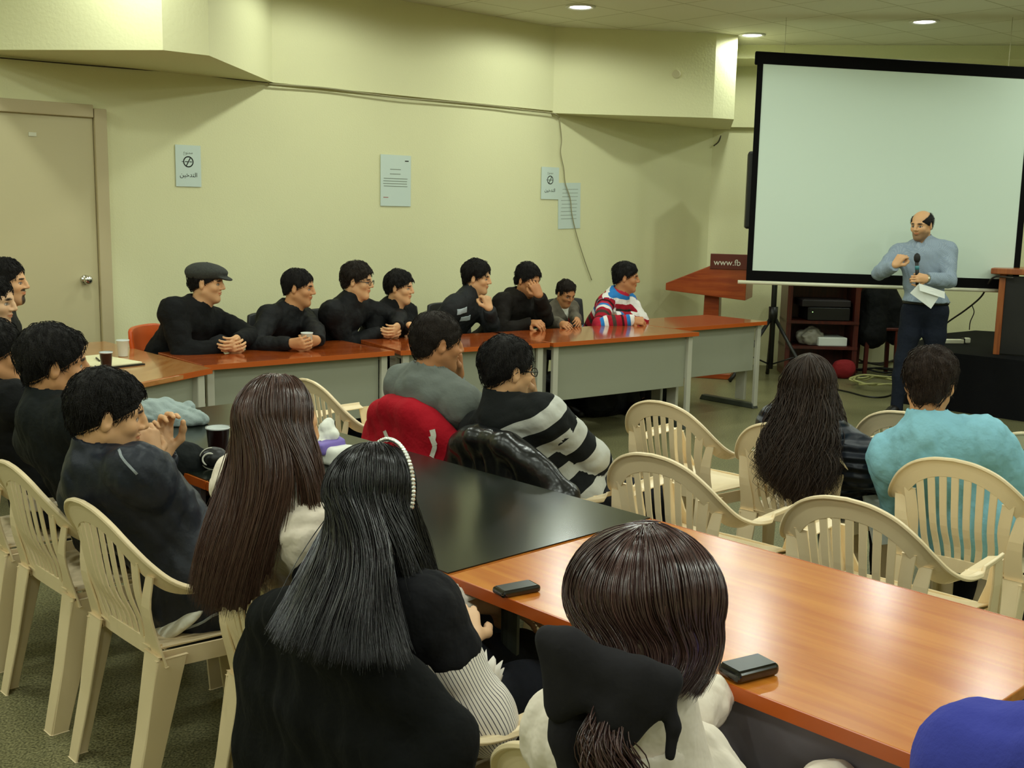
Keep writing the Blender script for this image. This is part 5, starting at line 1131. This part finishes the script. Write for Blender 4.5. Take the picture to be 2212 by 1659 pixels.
sheet([(1985, 612, 8.74), (2041, 630, 8.70), (2041, 645, 8.69), (1987, 628, 8.72)], 'folded_flap'); sheet([(1984, 614, 8.76), (1966, 633, 8.78), (2011, 667, 8.72), (2028, 642, 8.72)], 'sheet')
# ---------------------------------------------------------------- long-haired women and the right side
def strand_mat(name, c, rough=.30, spec=.5):
    m = mat(name, c, rough, spec); t = m.node_tree; b = t.nodes['Principled BSDF']; g = nd(t, 'ShaderNodeNewGeometry'); r = nd(t, 'ShaderNodeMapRange'); r.inputs[3].default_value = .65; r.inputs[4].default_value = 1.5
    v = nd(t, 'ShaderNodeVectorMath'); v.operation = 'SCALE'; v.inputs[0].default_value = c
    t.links.new(g.outputs['Random Per Island'], r.inputs[0]); t.links.new(r.outputs[0], v.inputs['Scale']); t.links.new(v.outputs[0], b.inputs['Base Color']); return m
m_hbrown = strand_mat('long_brown_hair', srgb(72, 47, 38), .27, .8); m_hblack = strand_mat('long_black_hair', srgb(15, 12, 14), .26, .6); m_hchest = strand_mat('chestnut_hair', srgb(70, 46, 43), .24, .9); m_hcurl = strand_mat('curly_brown_hair', srgb(46, 31, 21), .5, .35)
def colset(rows): return [(az, [atY(*q_) for q_ in pts]) for az, pts in rows]
m_blouse = cloth('cream_blouse', srgb(238, 224, 206), .8)
W1c = colset([(-125, [(528, 960, 2.66), (492, 1060, 2.62), (455, 1170, 2.58), (440, 1260, 2.50)]), (-60, [(498, 1000, 2.50), (462, 1100, 2.44), (424, 1200, 2.40), (418, 1290, 2.38)]), (0, [(545, 1010, 2.41), (520, 1120, 2.37), (482, 1230, 2.33), (462, 1328, 2.32)]),
    (40, [(612, 1000, 2.38), (580, 1100, 2.35), (545, 1220, 2.33), (525, 1326, 2.32)]), (58, [(642, 990, 2.39), (606, 1090, 2.36), (575, 1190, 2.34), (560, 1290, 2.33)]), (76, [(662, 985, 2.41), (668, 1060, 2.40), (680, 1120, 2.40), (688, 1165, 2.40)]), (125, [(690, 960, 2.50), (696, 1050, 2.48), (700, 1120, 2.46), (702, 1180, 2.46)])])
W1 = person('woman with very long straight brown hair in a cream blouse', (600, 926, 2.50), 42, (-.44, 2.74), 44, -6, sc=.96, w=.92, top=dict(mat=m_blouse, collar='high', e=.014, amp=.009, name='blouse', hem=.04), rh=.006, rb=.007, skin='light', hair=dict(kind='long', mat=m_hbrown, cols=W1c, n=4600, kw=dict(rad=.0012, jit=.007, wave=.003, gap=(60, 74), thick=.013, hv=(.84, .88, .96))), trousers=m_jean)
def patch_o(top, base, par, px, py, wd, ht, m, name, rz=0):
    q_ = NS(); q_.top = top; q_.base = base; q_.o = par; return patch(q_, px, py, 0, wd, ht, m, name, rz)
patch(W1, 612, 1066, 0, .03, .018, m_blk, 'collar_button', -30)
W2c = colset([(-125, [(706, 1110, 2.34), (684, 1190, 2.28), (636, 1280, 2.18), (592, 1352, 2.10)]), (-50, [(718, 1150, 2.18), (690, 1230, 2.12), (652, 1310, 1.99), (618, 1392, 1.93)]), (0, [(778, 1170, 2.11), (760, 1250, 2.06), (722, 1340, 1.94), (700, 1425, 1.89)]),
    (40, [(815, 1170, 2.11), (800, 1260, 2.06), (788, 1350, 1.93), (795, 1440, 1.88)]), (62, [(836, 1160, 2.13), (830, 1230, 2.09), (838, 1330, 1.96), (880, 1440, 1.90)]), (78, [(868, 1150, 2.17), (882, 1200, 2.17), (894, 1240, 2.17), (908, 1272, 2.17)]), (138, [(902, 1105, 2.28), (920, 1170, 2.28), (934, 1220, 2.28), (946, 1272, 2.27)])])
m_vest = cloth('black_vest', srgb(18, 18, 22), .9)
W2 = person('woman with glossy black hair and jewelled headband, black vest over pinstripe shirt', (808, 1084, 2.27), 38, (-.17, 2.38), 44, -6, sc=.96, w=.95, wr=atY(1012, 1385, 2.36), pr=np.array([.5, -.7, -.9]), top=dict(mat=m_vest, collar='low', e=.016, name='vest'), sleeves='vest', rh=.006, rb=.007, skin='pale',
    hair=dict(kind='long', mat=m_hblack, cols=W2c, n=5600, kw=dict(rad=.0011, jit=.007, wave=.003, gap=(64, 76), thick=.012, hv=(.86, .90, .97))))
m_pin = mat('pinstripe', srgb(232, 224, 214), .85, .2); t_ = m_pin.node_tree; a_ = nd(t_, 'ShaderNodeAttribute'); a_.attribute_name = 'U'
mm = nd(t_, 'ShaderNodeMath'); mm.operation = 'FRACT'; ml = nd(t_, 'ShaderNodeMath'); ml.operation = 'MULTIPLY'; ml.inputs[1].default_value = 1/.0085; mg = nd(t_, 'ShaderNodeMath'); mg.operation = 'GREATER_THAN'; mg.inputs[1].default_value = .78
mxx = nd(t_, 'ShaderNodeMix'); mxx.data_type = 'RGBA'; mxx.inputs[6].default_value = (*srgb(232, 224, 214), 1); mxx.inputs[7].default_value = (*srgb(84, 80, 92), 1)
t_.links.new(a_.outputs['Fac'], ml.inputs[0]); t_.links.new(ml.outputs[0], mm.inputs[0]); t_.links.new(mm.outputs[0], mg.inputs[0]); t_.links.new(mg.outputs[0], mxx.inputs[0]); t_.links.new(mxx.outputs[2], t_.nodes['Principled BSDF'].inputs['Base Color'])
def sleeve(p, side):
    S, E_, W = (p.SR, p.ER, p.WR) if side > 0 else (p.SL, p.EL, p.WL); pts = np.array([S, E_, W]); F_ = Fld(pts.min(0)-.14, pts.max(0)+.14, .007); c = E_+(W-E_)*.42; ax = nrm(E_-S)
    F_.chain([S, S+(E_-S)*.45, E_, c], [.056, .058, .060, .048], .03); F_.ell(E_-ax*.02, (.064, .064, .056), None, .03); F_.noise(.006, 22, 9); F_.noise(.003, 60, 4)
    d = nrm(W-E_); F_.plane(c+d*.012, d, c+d*.05, .07); V, Q = F_.mesh(); u = p.t*.2+p.f; u = nrm(u-(u@ax)*ax); v = np.cross(ax, u)
    q_ = V-S; U = np.arctan2(q_@v, q_@u)*.075; mesh('shirt_sleeve', V, Q, m_pin, p.o, True, None, dict(U=U), world_origin=p.base)
    K = 40; rf = MB(); x = nrm(np.cross(d, UPv)); y = np.cross(d, x); R1, R2 = [], []
    for i in range(K): a = 2*math.pi*i/K; e_ = x*math.cos(a)+y*math.sin(a); w_ = .010*math.sin(i*2.6); R1.append(c+e_*.046-p.base); R2.append(c+d*(.035+w_)+e_*(.058+w_)-p.base)
    rf.add(R1+R2, [(i, (i+1) % K, K+(i+1) % K, K+i) for i in range(K)]); o = mesh('cuff_ruffle', np.array(rf.V), rf.F, m_pin, p.o, True); o.modifiers.new('thick', 'SOLIDIFY').thickness = .003
sleeve(W2, 1); sleeve(W2, -1)
c2 = Fld(W2.nb-.16, W2.nb+.16, .006); c2.cone(W2.nb-UPv*.01, W2.nb+nrm(W2.hc-W2.nb)*.05, .066, .060, .01); put('shirt_collar', c2, m_pin, W2.o, W2.base, fattr=dict(U=lambda V: V[:, 0]*.7+V[:, 2]))
hb = []
for a in np.linspace(-1.75, 1.75, 46): hb.append(W2.hc+W2.HR@np.array([.099*math.sin(a), .030, .028+.104*math.cos(a)]))
k = MB()
for q_ in hb: k.lathe([(.0001, -.0055), (.0042, -.0035), (.0058, 0), (.0042, .0035), (.0001, .0055)], q_-W2.base, 8)
k.build('jewelled_headband', mat('crystal', (.82, .8, .78), .15, metal=.9), W2.o, smooth=True)

W3c = colset([(-130, [(1262, 1330, 1.56), (1248, 1400, 1.48), (1290, 1460, 1.40)]), (-60, [(1252, 1365, 1.44), (1275, 1430, 1.38), (1315, 1480, 1.36)]), (0, [(1370, 1390, 1.385), (1360, 1450, 1.365), (1345, 1500, 1.355)]), (60, [(1512, 1392, 1.42), (1494, 1456, 1.39), (1440, 1508, 1.37)]), (95, [(1556, 1372, 1.47), (1546, 1440, 1.43), (1496, 1500, 1.40)]), (135, [(1562, 1345, 1.55), (1552, 1430, 1.50), (1508, 1502, 1.44)])])
m_cream = cloth('cream_jacket', srgb(236, 224, 208), .75); m_pale = cloth('pale_grey_cloth', srgb(190, 192, 182), .85)
W3 = person('woman with chestnut hair tied by a big black fabric bow, cream jacket', (1396, 1324, 1.50), 54, (.34, 1.80), 50, -12, nboff=(.035, .01, -.125), pr=np.array([-.3, -.5, -1.0]), pl=np.array([-.3, -.2, -1.0]), sc=1.0, w=.92, top=dict(mat=m_cream, collar='high', e=.018, amp=.008), rh=.006, rb=.007, skin='light', hair=dict(kind='long', mat=m_hchest, cols=W3c, n=4200, kw=dict(rad=.0011, jit=.004, hv=(1.16, 1.10, .93), thick=.012, res=.007)))
cl_ = Fld(W3.nb-.2, W3.nb+.24, .007); cl_.cone(W3.nb-W3.t*.05, W3.nb+nrm(W3.hc-W3.nb)*.115, .095, .074, .02); cl_.noise(.004, 30, 3); put('jacket_collar', cl_, m_cream, W3.o, W3.base)
m_bow = cloth('black_bow_cloth', srgb(36, 34, 37), .95, bump=(30, .4, .008))
bw = Fld(atY(1330, 1500, 1.33)-np.array([.20, .12, .22]), atY(1330, 1500, 1.33)+np.array([.20, .12, .22]), .005)
def slab(F_, P, r, k=.02):
    for a, b in zip(P[:-1], P[1:]): F_.cone(a, b, r, r, k)
B_ = lambda x, y, Y: atY(x, y, Y)
for f in np.linspace(0, 1, 9):            # left lobe, fanned from the knot
    slab(bw, [B_(1325, 1450, 1.335), B_(1225+30*f, 1385+120*f, 1.33), B_(1185+8*math.sin(f*3)+20*f, 1375+165*f, 1.345)], .012)
for f in np.linspace(0, 1, 11):           # right lobe
    slab(bw, [B_(1318, 1460, 1.33), B_(1385-70*f, 1450+100*f, 1.315), B_(1448-115*f, 1465+130*f, 1.325)], .012)
slab(bw, [B_(1440, 1500, 1.325), B_(1455, 1570, 1.32), B_(1448, 1632, 1.32)], .006, .01); bw.ell(B_(1325, 1455, 1.325), (.022, .02, .024), None, .015)
bw.noise(.004, 26, 5); put('hair_bow', bw, m_bow, W3.o, W3.base)
tl = np.random.default_rng(3); PT = np.array([[B_(1330, 1490, 1.35), B_(1310, 1560, 1.315), B_(1300, 1620, 1.30), B_(1345, 1690, 1.30), B_(1360, 1760, 1.31)]]); n_ = 900; o3 = tl.normal(size=(n_, 1, 3))
T0 = catmull(np.repeat(PT, n_, 0)+np.concatenate([(o3+.2*tl.normal(size=(n_, 1, 3)))*.007*s_ for s_ in (.8, 1.2, 1.6, 1.8, 1.6)], 1), 16); V, Q = tubes(T0, .0011, 3); mesh('ponytail', V, Q, m_hchest, W3.o, True, world_origin=W3.base)
sc_ = Fld(B_(1230, 1600, 1.36)-.16, B_(1230, 1600, 1.36)+.16, .006); slab(sc_, [B_(1225, 1500, 1.36), B_(1225, 1590, 1.36), B_(1250, 1690, 1.36)], .022); slab(sc_, [B_(1250, 1500, 1.365), B_(1255, 1590, 1.37), B_(1270, 1690, 1.37)], .02); sc_.noise(.003, 30, 4); put('scarf_tail', sc_, m_bow, W3.o, W3.base)

m_puff = cloth('navy_puffer', srgb(26, 32, 44), .45, spec=.4, bump=None); t_ = m_puff.node_tree; wv = nd(t_, 'ShaderNodeTexWave'); wv.wave_type = 'BANDS'; wv.bands_direction = 'Z'; wv.inputs['Scale'].default_value = 7.5; wv.inputs['Distortion'].default_value = 1.5; bp = nd(t_, 'ShaderNodeBump'); bp.inputs['Strength'].default_value = .9; bp.inputs['Distance'].default_value = .02
tc_ = nd(t_, 'ShaderNodeTexCoord'); t_.links.new(tc_.outputs['Object'], wv.inputs['Vector']); t_.links.new(wv.outputs['Fac'], bp.inputs['Height']); t_.links.new(bp.outputs[0], t_.nodes['Principled BSDF'].inputs['Normal'])
W4c = colset([(-125, [(1672, 880, 4.46), (1652, 940, 4.42), (1642, 1000, 4.36), (1650, 1030, 4.30)]), (-45, [(1690, 900, 4.28), (1668, 970, 4.20), (1668, 1030, 4.14), (1690, 1078, 4.12)]), (10, [(1735, 915, 4.20), (1722, 980, 4.13), (1722, 1040, 4.09), (1732, 1090, 4.08)]), (60, [(1782, 905, 4.22), (1788, 970, 4.15), (1782, 1030, 4.11), (1778, 1080, 4.10)]), (125, [(1808, 880, 4.36), (1815, 930, 4.32), (1810, 980, 4.26), (1798, 1030, 4.20)])])
W4 = person('woman with long curly brown hair in a navy puffer jacket, seen from behind', (1748, 834, 4.36), 58, (1.28, 4.48), 50, -4, sc=.96, w=1.06, nboff=(.05, -.03, -.03), wr=atY(1965, 1085, 4.65), pr=np.array([.7, -.6, -.7]), top=dict(mat=m_puff, collar='jacket', e=.030, amp=.006), rh=.007, rb=.009, skin='light', hair=dict(kind='long', mat=m_hcurl, cols=W4c, n=2200, kw=dict(rad=.0020, jit=.014, curl=.026, clump_k=.2, thick=.016, n=34, res=.009)))
m_sky = cloth('pale_blue_shirt', srgb(142, 198, 216), .85)
B5 = person('boy in a pale blue shirt with short brown hair, seen from behind', (2008, 830, 3.97), 64, (1.70, 3.97), 52, -6, sc=1.0, w=.92, raise_=(-.03, -.02), wr=atY(2330, 1230, 4.1), wl=atY(1990, 1120, 4.35), pr=np.array([.8, -.6, -.6]), top=dict(mat=m_sky, collar='mid', e=.020, amp=.008, name='shirt', hem=.05), rh=.0048, rb=.008, hair=dict(col='brown', kw=dict(top=.022, side=.014, spike=.007, nape=-.098)), skin='mid')
BLp = person('person in a royal blue sweater cut by the lower right corner', ((.76, 1.27, 1.18),), 44, (.86, 1.24), 44, -6, top=dict(mat=cloth('royal_blue_knit', srgb(66, 72, 168), .95, bump=(120, .4, .004)), collar='crew', e=.020, name='sweater'), rh=.008, rb=.009, hair=dict(col='brown'))

# ---------------------------------------------------------------- garments over chairs, bags, soft things
def drape(key, m, label, name, cat, wd=1.0, zt=.86, zb=.30, amp=.008, seed=1, th=.040, shoulders=0.0, res=.009, back=0.0):
    c = CH[key]; a = c.rotation_euler[2]; r = np.array([math.cos(a), math.sin(a), 0]); f = np.array([-math.sin(a), math.cos(a), 0]); o = np.array(c.location)
    W_ = lambda x, y, z: o+r*x*wd+f*y+UPv*z; F_ = Fld(np.minimum(W_(-.42, -.45, zb-.1), W_(.42, -.05, zb-.1))-.2, np.maximum(W_(-.42, -.45, zt+.12), W_(.42, -.05, zt))+.2, res)
    dz = zt-.86
    F_.chain([W_(-.25, -.225, .69+dz), W_(-.17, -.285, .785+dz), W_(-.07, -.312, .835+dz), W_(.07, -.312, .835+dz), W_(.17, -.285, .785+dz), W_(.25, -.225, .69+dz)], [th+.004]*6, .03)
    for x in np.linspace(-.26, .26, 9):
        zz = .835+dz-.16*(abs(x)/.26)**2.2; yy = -.312+.085*(abs(x)/.26)**2
        F_.chain([W_(x, yy, zz), W_(x*.98, yy*.5-.135-back*.5, .62), W_(x*.96, -.262-back, .45), W_(x*1.0, -.285-back, zb)], [th, th*1.05, th, th*.8], .05)
    if shoulders:
        for s in (-1, 1): F_.chain([W_(s*.26, -.22, .70+dz), W_(s*.32, -.22, .58), W_(s*.33, -.24, .42), W_(s*.32, -.26, zb+.04)], [th, th*1.1, th, th*.7], .05)
    F_.noise(amp, 15, seed, (1, 1, .45)); F_.noise(amp*.5, 38, seed+2, (1, 1, .5), sharp=True, oct=1)
    V, Q = F_.mesh(); og = W_(0, -.3, zb); ob = mesh(name, V, Q, m, None, True, world_origin=og); ob.location = tuple(map(float, og)); return tag(ob, label, cat)
red = drape('P14', cloth('red_fleece', srgb(176, 14, 34), .85), 'red zip jacket draped over the chair of the grey hoodie', 'red_jacket', 'jacket', 1.12, .87, .34, .007, 3, shoulders=1)
def strip_on(ob, pts, wd, m, name):
    from mathutils.bvhtree import BVHTree
    bv = BVHTree.FromPolygons([tuple(v.co) for v in ob.data.vertices], [tuple(f.vertices) for f in ob.data.polygons]); og = np.array(ob.location); C, N = [], []
    for px, py in pts:
        h_ = bv.ray_cast(Vector(CAM-og), Vector(nrm(ray(px, py))))
        if h_[0] is not None: C.append(np.array(h_[0])+np.array(h_[1])*.004); N.append(np.array(h_[1]))
    if len(C) < 3: return
    C = spline(C, 14); N = spline(N, 14); T = np.gradient(C, axis=0); S = np.cross(T, np.array(N)); S /= np.linalg.norm(S, axis=1)[:, None]+1e-9
    MB().strip(C, S, wd, .004).build(name, m, ob, bevel=.001)
strip_on(red, [(934, 928), (937, 940), (936, 950), (940, 960)], .022, m_white, 'white_stripe'); strip_on(red, [(832, 930), (835, 938), (838, 946), (840, 954)], .02, m_white, 'white_stripe'); strip_on(red, [(932, 942), (936, 952), (940, 964), (937, 976), (934, 986)], .02, m_white, 'white_stripe')
drape('P15', mat('black_leather', srgb(20, 21, 22), .28, .6, bump=(9, .4, .03)), 'black leather jacket draped over the chair of the striped sweater', 'leather_jacket', 'jacket', 1.22, .835, .34, .012, 5, th=.037, shoulders=0)
drape('W2', cloth('black_coat_wool', srgb(14, 15, 16), .95), 'big black coat draped over a chair back in the front', 'black_coat', 'coat', 1.22, .85, .10, .008, 7, th=.045, shoulders=0, res=.010)
#drape('W3', m_pale, 'pale grey coat draped over the chair of the woman with the bow', 'grey_coat', 'coat', 1.0, .84, .25, .007, 9, res=.010)
def blob(name, label, cat, c, fn, m, res=.006, ext=.25, group=None):
    c = np.array(c, float); F_ = Fld(c-ext, c+np.array([ext, ext, ext]), res); fn(F_, c); F_.plane(c+UPv*.001, (0, 0, -1)); V, Q = F_.mesh(); o = mesh(name, V, Q, m, None, True, world_origin=c); o.location = tuple(c); return tag(o, label, cat, group)
swp = at(372, 915, .753)
def f_sw(F_, c):
    F_.ell(c+[-.06, .02, .03], (.12, .08, .060), None, .03); F_.ell(c+[.04, -.01, .02], (.11, .065, .040), None, .03); F_.cone(c+[-.10, .03, .06], c+[.05, .05, .055], .030, .024, .02); F_.cone(c+[.0, -.02, .035], c+[.13, .0, .018], .024, .015, .015); F_.cone(c+[-.05, -.04, .03], c+[.06, -.05, .02], .022, .016, .012)
    F_.noise(.010, 30, 4, oct=2); F_.noise(.006, 60, 8, sharp=True, oct=2)
blob('folded_sweater', 'pale grey sweater heaped on the far end of the black table', 'sweater', swp, f_sw, cloth('pale_blue_grey_knit', srgb(158, 172, 170), .9, bump=(150, .4, .004)), .005, .24)
tp = at(716, 1002, .753); tpo = thing('tissue_pack', 'white and violet plastic tissue pack beside the long brown hair', 'tissues', tp)
F_ = Fld(tp-.2, tp+.2, .005); F_.box(tp+[0, .02, .035], (.085, .05, .035), frame(40), .02, .02); F_.noise(.004, 40, 2); put('packet', F_, m_tis, tpo, tp)
F_ = Fld(tp-.2, tp+.2, .005); F_.box(tp+[-.012, .012, .066], (.045, .052, .022), frame(35, 8), .012, .02); F_.noise(.003, 50, 3); put('violet_band', F_, m_vio, tpo, tp)
F_ = Fld(tp-.2, tp+.2, .005); F_.cone(tp+[-.03, .03, .075], tp+[-.02, .04, .125], .030, .022, .02); F_.ell(tp+[.0, .03, .10], (.035, .012, .022), frame(30), .02); F_.noise(.008, 60, 6, sharp=True); put('tissue', F_, m_tis, tpo, tp)
bp_ = at(462, 1012, .753); bpo = thing('black_pouch', 'round black pouch with a pale crescent mark at the table edge', 'pouch', bp_)
F_ = Fld(bp_-.12, bp_+.12, .004); F_.ell(bp_+[0, 0, .038], (.046, .040, .038), None, .01); F_.noise(.002, 60, 1); put('body', F_, m_blk, bpo, bp_)
MB().tube([np.array([.026*math.cos(a), -.041-.0*a, .040+.022*math.sin(a)]) for a in np.linspace(1.2, 4.2, 12)], [.001]+[.003]*10+[.001], 6).build('crescent_mark', m_white, bpo, smooth=True)
MB().tube([np.array([.043*math.cos(a), -.016+.0*a, .038+.038*math.sin(a)]) for a in np.linspace(1.6, 5.0, 16)], .0018, 6).build('pale_rim', m_white, bpo, smooth=True)
m_bagb = cloth('black_nylon', srgb(16, 17, 19), .6)
for i, (px, py, sx, sy, sz, lb) in enumerate(((1180, 895, .26, .17, .17, 'black bag on the floor under the second back-row table'), (1300, 892, .30, .19, .21, 'black bag with a pale strap on the floor under the third back-row table'), (1400, 872, .20, .15, .24, 'upright black bag beside the table leg under the third back-row table'))):
    q_ = at(px, py, 0); fl = lambda F_, c: (F_.box(c+[0, 0, sz], (sx, sy, sz), frame(130), .10, .02), F_.noise(.014, 14, i), F_.noise(.006, 40, i+4, sharp=True))
    b_o = blob('shoulder_bag', lb, 'bag', q_, fl, m_bagb, .012, .45, 'bags under the back tables')
    if i == 1: MB().strip(spline([np.array([-.12, -.235, .16]), np.array([-.05, -.24, .20]), np.array([.05, -.235, .23])], 8), [UPv]*8, .025, .004).build('pale_strap', cloth('pale_strap', srgb(150, 156, 160)), b_o)
# round the equipment cabinet
stc_ = E_+np.array([.62, -.02, 0]); stl = thing('wooden_stool', 'dark wooden stool holding the hanging black coat by the cabinet', 'stool', stc_)
MB().box((0, 0, .50), (.36, .34, .03)).build('seat', m_mah, stl, bevel=.006)
for sx in (-1, 1):
    for sy in (-1, 1): MB().taper((sx*.15, sy*.14, .485), (sx*.16, sy*.15, 0), (.04, .04), (.035, .035)).build('leg', m_mah, stl)
MB().box((0, .15, .82), (.34, .025, .62)).build('backrest', m_mah, stl)
def f_ct(F_, c):
    F_.chain([c+[-.03, .02, .98], c+[-.05, -.02, .80], c+[-.08, -.06, .45]], [.09, .15, .16], .05); F_.chain([c+[.04, .02, .96], c+[.12, -.02, .72], c+[.16, -.06, .42]], [.08, .12, .08], .05); F_.noise(.02, 9, 2, (1, 1, .4)); F_.noise(.008, 30, 3, (1, 1, .5), sharp=True)
o = blob('black_coat', 'black coat hung over the stool right of the equipment cabinet', 'coat', stc_, f_ct, m_black, .012, 1.15)
blob('plastic_bag', 'crumpled pale plastic bag on the middle shelf of the cabinet', 'bag', E_+[-.10, -.08, .578-.26], lambda F_, c: (F_.ell(c+[0, 0, .08], (.13, .09, .09), None, .02), F_.noise(.02, 22, 3, sharp=True)), m_bag, .009, .25)
blob('red_bag', 'small red bag on the floor in front of the cabinet', 'bag', E_+[.20, -.30, 0], lambda F_, c: (F_.ell(c+[0, 0, .09], (.12, .09, .10), None, .02), F_.noise(.012, 20, 3)), cloth('red_bag_cloth', srgb(140, 36, 40)), .009, .25)
rr = random.Random(5)
CB = [('black cable coil on the floor right of the stool', m_blk), ('pale cable loop on the floor near the presenter', mat('pale_cable', srgb(170, 168, 110), .6)), ('dark cable loop tangled by the wall behind the presenter', m_cabd), ('thin black cable lying across the floor towards the presenter', m_blk)]
for i, (lb, m_) in enumerate(CB[:3]):
    c = at((1880, 1905, 1890)[i], (812, 838, 795)[i], 0); P = [c+np.array([(.16+.12*rr.random())*math.cos(a)*1.3, (.16+.12*rr.random())*math.sin(a), .012+.03*i+.05*rr.random()]) for a in np.linspace(0, 15, 30)]
    cable('floor_cable', P, .010, m_, lb, n=180, group='cables tangled on the floor')
cable('floor_cable', [at(x, y, .008) for x, y in ((1790, 838), (1830, 846), (1870, 856), (1905, 858), (1935, 850))], .008, m_blk, CB[3][0], group='cables tangled on the floor')

lp_ = atY(1905, 1122, 4.30); ls = thing('paper_sheet', 'white paper sheet beside the puffer jacket sleeve on the seat', 'paper', lp_, math.radians(20)); MB().box((0, 0, 0), (.13, .01, .20), rot=np.array([[1, 0, 0], [0, .9, .43], [0, -.43, .9]])).build('sheet', m_paper, ls)
